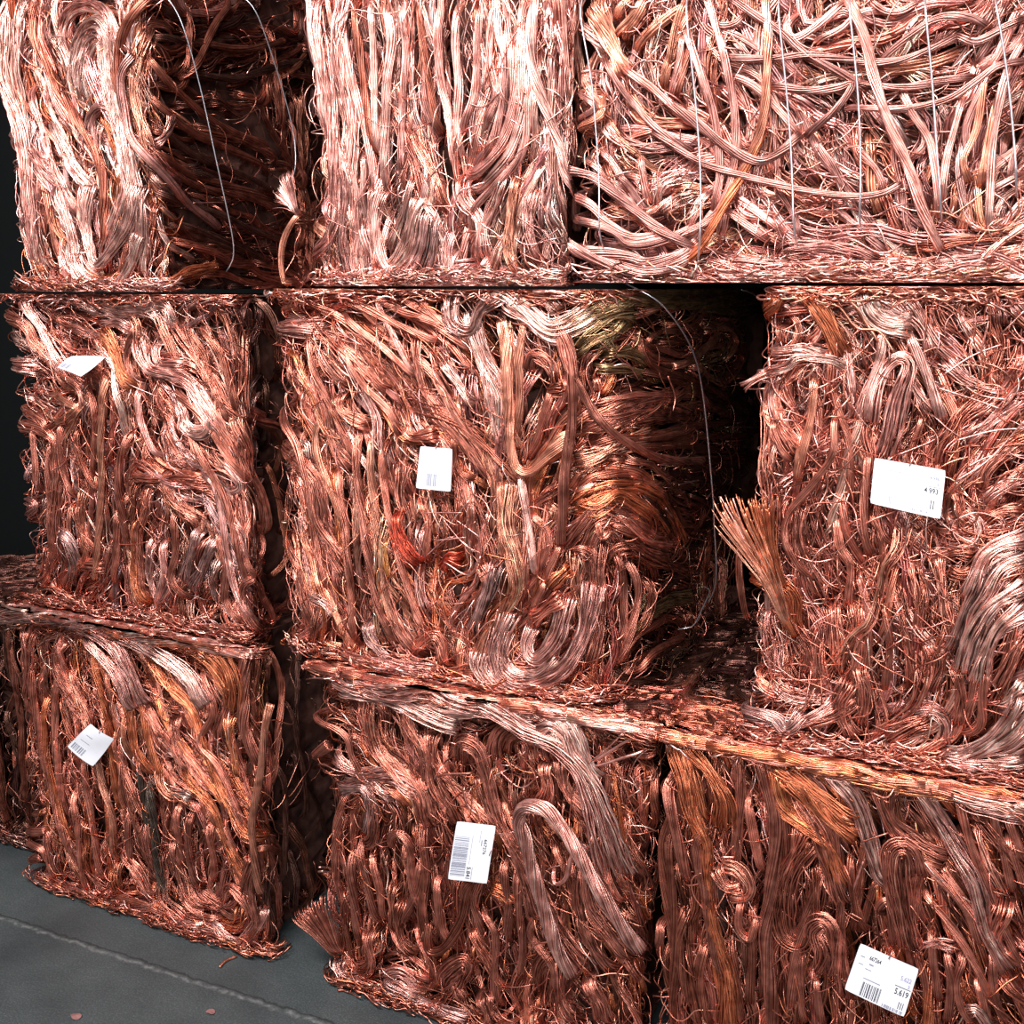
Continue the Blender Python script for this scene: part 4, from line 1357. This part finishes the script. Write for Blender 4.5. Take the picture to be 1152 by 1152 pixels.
def floor_mat():
    m, n, l, b = new_mat('dark_worn_concrete')
    tc = n.new('ShaderNodeTexCoord')
    def noise(scale, detail=6, vec=None):
        z = n.new('ShaderNodeTexNoise'); z.inputs['Scale'].default_value = scale; z.inputs['Detail'].default_value = detail
        l.new(vec or tc.outputs['Object'], z.inputs['Vector']); return z.outputs['Fac']
    def ramp(fac, p0, c0, p1, c1):
        r = n.new('ShaderNodeValToRGB'); e = r.color_ramp.elements
        e[0].position = p0; e[0].color = c0+(1,); e[1].position = p1; e[1].color = c1+(1,)
        l.new(fac, r.inputs['Fac']); return r.outputs['Color']
    def mix(f, a, c, typ='MIX'):
        x = n.new('ShaderNodeMix'); x.data_type = 'RGBA'; x.blend_type = typ
        if isinstance(f, float): x.inputs['Factor'].default_value = f
        else: l.new(f, x.inputs['Factor'])
        l.new(a, x.inputs['A'])
        if isinstance(c, tuple): x.inputs['B'].default_value = c+(1,)
        else: l.new(c, x.inputs['B'])
        return x.outputs['Result']
    def math_(op, a, c=None):
        x = n.new('ShaderNodeMath'); x.operation = op
        for i, q in enumerate((a, c)):
            if q is None: continue
            if isinstance(q, (int, float)): x.inputs[i].default_value = q
            else: l.new(q, x.inputs[i])
        return x.outputs[0]
    base = ramp(noise(5), 0.3, (0.026, 0.034, 0.035), 0.75, (0.062, 0.075, 0.074))
    sp = ramp(noise(260, 2), 0.45, (0.75, 0.75, 0.75), 0.72, (1.5, 1.5, 1.5))
    col = mix(1.0, base, sp, 'MULTIPLY')
    # worn pale seam parallel to the stack
    sx = n.new('ShaderNodeSeparateXYZ'); l.new(tc.outputs['Object'], sx.inputs[0])
    line = math_('ADD', sx.outputs['Y'], math_('MULTIPLY', sx.outputs['X'], -0.043))
    wob = math_('MULTIPLY', math_('SUBTRACT', noise(30, 9), 0.5), 0.03)
    d = math_('ABSOLUTE', math_('SUBTRACT', math_('ADD', line, wob), 1.707))
    mask = n.new('ShaderNodeMapRange'); mask.inputs['From Min'].default_value = 0.001; mask.inputs['From Max'].default_value = 0.008
    mask.inputs['To Min'].default_value = 1; mask.inputs['To Max'].default_value = 0
    l.new(d, mask.inputs['Value'])
    br = n.new('ShaderNodeMapRange'); br.inputs['From Min'].default_value = 0.35; br.inputs['From Max'].default_value = 0.75
    l.new(noise(55, 10), br.inputs['Value'])
    col = mix(math_('MULTIPLY', mask.outputs[0], math_('MULTIPLY', br.outputs[0], 0.75)), col, (0.22, 0.22, 0.21))
    d2 = math_('ABSOLUTE', math_('SUBTRACT', math_('ADD', line, wob), 1.720))
    m2 = n.new('ShaderNodeMapRange'); m2.inputs['From Min'].default_value = 0.001; m2.inputs['From Max'].default_value = 0.004
    m2.inputs['To Min'].default_value = 0.8; m2.inputs['To Max'].default_value = 0
    l.new(d2, m2.inputs['Value'])
    col = mix(m2.outputs[0], col, (0.012, 0.013, 0.013))
    l.new(col, b.inputs['Base Color'])
    b.inputs['Roughness'].default_value = 0.62
    bp = n.new('ShaderNodeBump'); bp.inputs['Strength'].default_value = 0.5; bp.inputs['Distance'].default_value = 0.003
    l.new(noise(60, 8), bp.inputs['Height']); l.new(bp.outputs['Normal'], b.inputs['Normal'])
    return m
M_FLOOR = floor_mat()
M_WALL = plain('near_black_wall', (0.008, 0.009, 0.009), 0.9)  # near-black colour deepens the shade behind the bales
M_WALL.node_tree.nodes['Principled BSDF'].inputs['Specular IOR Level'].default_value = 0.05
tag_obj(link('floor', box_mesh('floor', (-7, -5, -0.12), (5, 3.4, 0.0), M_FLOOR)), kind='structure')
tag_obj(link('wall_back', box_mesh('wall_back', (-7, 3.2, 0.0), (5, 3.4, 4.6), M_WALL)), kind='structure')
tag_obj(link('light_block_roof', box_mesh('light_block_roof', (-7, 1.2, 4.6), (5, 3.4, 4.75), M_WALL)), kind='structure')  # unseen roof added to keep sky light from leaking into the gaps

# ------------------------------------------------------------------ paper tags
def tri_poly_mesh(name, V, polys, mat):
    me = bpy.data.meshes.new(name); me.from_pydata([tuple(v) for v in V], [], polys); me.update()
    me.materials.append(mat)
    return me

def make_tag(key, corners, depth, label, prints, curl=0.0, warp=(0, 0, 0, 0)):
    """corners: photo positions of the tag's own top-left, top-right, bottom-right, bottom-left; depth: metres proud of the bale face"""
    b = BALES[key]
    C = []
    for (x, y), w in zip(corners, warp):
        d = ray(x, y); t = (b.yf-depth-w)/d[1]
        C.append(np.array([d[0]*t, d[1]*t, EYE+d[2]*t]))
    nrm = unit(np.cross(C[3]-C[0], C[1]-C[0])[None])[0]
    if nrm[1] > 0: nrm = -nrm
    def S_(u, v, off):
        p = (1-u)*(1-v)*C[0]+u*(1-v)*C[1]+u*v*C[2]+(1-u)*v*C[3]
        return p+nrm*(off+curl*(1-(2*u-1)**2)+curl*0.5*math.sin(v*5+u*2))
    root = bpy.data.objects.new('paper_tag', None); COL.objects.link(root)
    root.location = tuple(S_(0.5, 0.5, 0)); root.empty_display_size = 0.05
    tag_obj(root, label, 'paper tag', 'white paper tags on the copper bales')
    n = 12
    def mk(off):
        out = []
        for i in range(n+1):
            for j in range(n+1):
                u, v = i/n, j/n
                # small rounded corners
                du, dv = u-0.5, v-0.5
                k = max(0, (abs(du)+abs(dv))-0.93)*0.25
                out.append(S_(0.5+du*(1-k), 0.5+dv*(1-k), off))
        return out
    V = mk(0.0004)+mk(-0.0004); m = (n+1)**2
    F = []
    for i in range(n):
        for j in range(n):
            a = i*(n+1)+j
            F.append((a, a+1, a+n+2, a+n+1)); F.append((m+a, m+a+n+1, m+a+n+2, m+a+1))
    ring = [i*(n+1) for i in range(n+1)]+[n*(n+1)+j for j in range(1, n+1)]+[i*(n+1)+n for i in range(n-1, -1, -1)]+[j for j in range(n-1, 0, -1)]
    for i in range(len(ring)):
        a, c = ring[i], ring[(i+1) % len(ring)]
        F.append((a, c, m+c, m+a))
    sheet = link('paper_sheet', tri_poly_mesh('paper_sheet', V, F, M_PAPER), root)
    P0 = S_(0.5, 0.04, 0.0006)
    q, _ = spline(np.array([P0+nrm*0.002, P0+np.array([0.004, 0.0, 0.012]), P0-nrm*0.01+np.array([0.006, 0.0, 0.012]), P0-nrm*(depth-0.012)]), 0.004)
    T = Tubes(); T.add(q[None], np.full((1, len(q)), 0.0009), np.broadcast_to(np.array([1.0, 0, 0]), (1, len(q), 3)), [PAL['p']], sides=6)
    T.build('fixing_wire', M_COPPER, root)
    aspect = np.linalg.norm(C[1]-C[0])/np.linalg.norm(C[3]-C[0])
    for pr in prints:
        V = []; F = []
        if pr[0] == 'bars':
            _, u0, u1, v0, v1, cnt, mat = pr
            rr = random.Random(int(u0*100)+cnt)
            x = u0
            ws = [rr.choice((1, 1, 2, 3)) for _ in range(cnt*2)]
            tot = sum(ws)
            for i, wv in enumerate(ws):
                du = (u1-u0)*wv/tot
                if i % 2 == 0:
                    k = len(V)
                    for v in np.linspace(v0, v1, 5):
                        V += [S_(x, v, 0.0009), S_(x+du, v, 0.0009)]
                    for q in range(4): F.append((k+2*q, k+2*q+1, k+2*q+3, k+2*q+2))
                x += du
            link('barcode', tri_poly_mesh('barcode', V, F, mat), sheet).location = (0, 0, 0)
        elif pr[0] == 'rule':
            _, u0, u1, v0, h, mat = pr
            for i in range(7):
                u = u0+(u1-u0)*i/6
                V += [S_(u, v0, 0.0009), S_(u, v0+h, 0.0009)]
            for i in range(6): F.append((2*i, 2*i+1, 2*i+3, 2*i+2))
            link('printed_rule', tri_poly_mesh('printed_rule', V, F, mat), sheet).location = (0, 0, 0)
        else:
            _, s, u0, u1, v0, h, mat = pr        # text, left end, baseline, height as a share of the tag's height
            cu = bpy.data.curves.new('printed_number', 'FONT'); cu.body = s; cu.resolution_u = 2; cu.offset = 0.012
            to = bpy.data.objects.new('printed_number', cu); COL.objects.link(to)
            bpy.context.view_layer.update()
            me = bpy.data.meshes.new_from_object(to.evaluated_get(bpy.context.evaluated_depsgraph_get()))
            bpy.data.objects.remove(to); bpy.data.curves.remove(cu)
            k = h/0.7; xm = max(q.co.x for q in me.vertices); kx = (u1-u0)/xm
            for vtx in me.vertices:
                vtx.co = S_(u0+vtx.co.x*kx, v0-vtx.co.y*k, 0.0009)
            me.materials.clear(); me.materials.append(mat); me.update()
            link('printed_number', me, sheet).location = (0, 0, 0)
    return root

make_tag('ML', [(80, 401), (119, 402), (91, 424), (64, 413)], 0.035, 'folded white paper tag sticking out flat near the top of the far left middle bale',
         [('bars', .05, .42, .62, .92, 9, M_GREY_INK)], curl=0.002, warp=(0, 0.0, 0.045, 0.035))
make_tag('MM', [(473, 502), (509, 505), (507, 553), (468, 549)], 0.035, 'small upright white tag with a faint barcode in the centre of the photo',
         [('bars', .30, .60, .62, .92, 5, M_GREY_INK)], curl=0.0005)
make_tag('MR', [(984, 515), (1064, 529), (1058, 584), (979, 566)], 0.036, 'large wide white tag on the right middle bale, printed 4.993',
         [('text', '4.996', .80, .93, .24, .075, M_GREY_INK), ('text', '3', .90, .93, .35, .06, M_GREY_INK), ('rule', .76, .96, .375, .012, M_GREY_INK),
          ('text', '4.993', .735, .93, .52, .11, M_INK), ('rule', .22, .40, .20, .012, M_GREY_INK), ('bars', .26, .30, .74, .92, 2, M_GREY_INK),
          ('bars', .84, .90, .66, .84, 2, M_INK), ('bars', .55, .82, .90, .94, 14, M_GREY_INK)], curl=0.0008)
make_tag('BL', [(102, 814), (129, 831), (105, 862), (75, 840)], 0.036, 'curled white tag hanging turned like a diamond on the far left floor bale',
         [('bars', .08, .55, .72, .93, 9, M_GREY_INK), ('rule', .2, .45, .3, .02, M_GREY_INK), ('rule', .15, .5, .52, .015, M_GREY_INK)], curl=0.004)
make_tag('BM', [(558, 929), (548, 994), (504, 989), (514, 924)], 0.038, 'white tag turned sideways with large barcode, beside the hooked cable loop',
         [('bars', .24, .93, .60, .97, 30, M_GREY_INK), ('text', '667276', .24, .50, .22, .075, M_INK), ('rule', .26, .36, .27, .02, M_GREY_INK),
          ('text', '5.841', .74, .95, .56, .10, M_INK), ('rule', .74, .96, .42, .01, M_GREY_INK), ('rule', .2, .7, .52, .008, M_GREY_INK), ('rule', .1, .3, .33, .008, M_GREY_INK)], curl=0.001)
make_tag('BR', [(968, 1061), (1034, 1090), (1017, 1144), (950, 1113)], 0.038, 'tilted white tag at the bottom right corner, printed 667264 and 5.619',
         [('text', '667264', .215, .41, .22, .085, M_INK), ('rule', .07, .14, .205, .02, M_GREY_INK), ('rule', .24, .31, .29, .03, M_GREY_INK), ('rule', .07, .15, .36, .015, M_GREY_INK), ('rule', .2, .30, .41, .015, M_GREY_INK),
          ('text', '5.622', .77, .95, .34, .09, M_LILAC_INK), ('text', '3', .91, .95, .45, .07, M_LILAC_INK), ('rule', .72, .98, .47, .012, M_INK),
          ('text', '5.619', .74, .965, .64, .12, M_INK), ('rule', .22, .5, .60, .018, M_GREY_INK),
          ('bars', .24, .56, .68, .97, 13, M_INK), ('bars', .86, .95, .76, .90, 3, M_INK), ('bars', .62, .97, .92, .985, 14, M_GREY_INK)], curl=0.001)

# ------------------------------------------------------------------ litter on the floor
def floor_pt(x, y, z=0.0):
    d = ray(x, y); t = (z-EYE)/d[2]
    return np.array([d[0]*t, d[1]*t, z])
def floor_wire(name, pts, r, colr, label):
    P = np.array([floor_pt(x, y, r+0.001) for x, y in pts])
    p, L = spline(P, 0.005)
    o_ = p.mean(0)
    T = Tubes(); T.add(p[None]-o_[None, None], np.full((1, len(p)), r), np.broadcast_to(np.array([0, 0, 1.0]), (1, len(p), 3)), [PAL[colr]], sides=6)
    o = T.build(name, M_COPPER); o.location = tuple(o_)
    tag_obj(o, label, 'wire scrap')
floor_wire('copper_wire_scrap', [(247, 1088), (254, 1081), (266, 1076)], 0.003, 't', 'short pale copper sliver on the dark floor in front of the left gap')
floor_wire('copper_wire_scrap', [(283, 1069), (292, 1071), (303, 1070), (318, 1066)], 0.0016, 'w', 'thin curved wire end on the floor at the foot of the left gap')
def leaf(x, y, r, rot, label):
    P = floor_pt(x, y, 0.004)
    V = [(0, 0, 0.002)]; n = 14
    for i in range(n):
        a = i*2*math.pi/n
        rr = r*(1+0.15*math.sin(3*a+rot))
        V.append((rr*math.cos(a+rot)*1.25, rr*math.sin(a+rot)*0.8, 0.002*math.sin(2*a)))
    m = len(V); V += [(q[0], q[1], q[2]-0.0012) for q in V]
    F = [(0, 1+i, 1+(i+1) % n) for i in range(n)]+[(m, m+1+(i+1) % n, m+1+i) for i in range(n)]+[(1+i, m+1+i, m+1+(i+1) % n, 1+(i+1) % n) for i in range(n)]
    o = link('dry_leaf', tri_poly_mesh('dry_leaf', V, F, M_LEAF)); o.location = tuple(P)
    tag_obj(o, label, 'leaf')
leaf(85, 1143, 0.011, 0.4, 'small reddish dry leaf on the floor at the bottom left edge of the photo')
leaf(237, 1138, 0.009, 1.1, 'small reddish dry leaf on the floor, right of the other leaf')
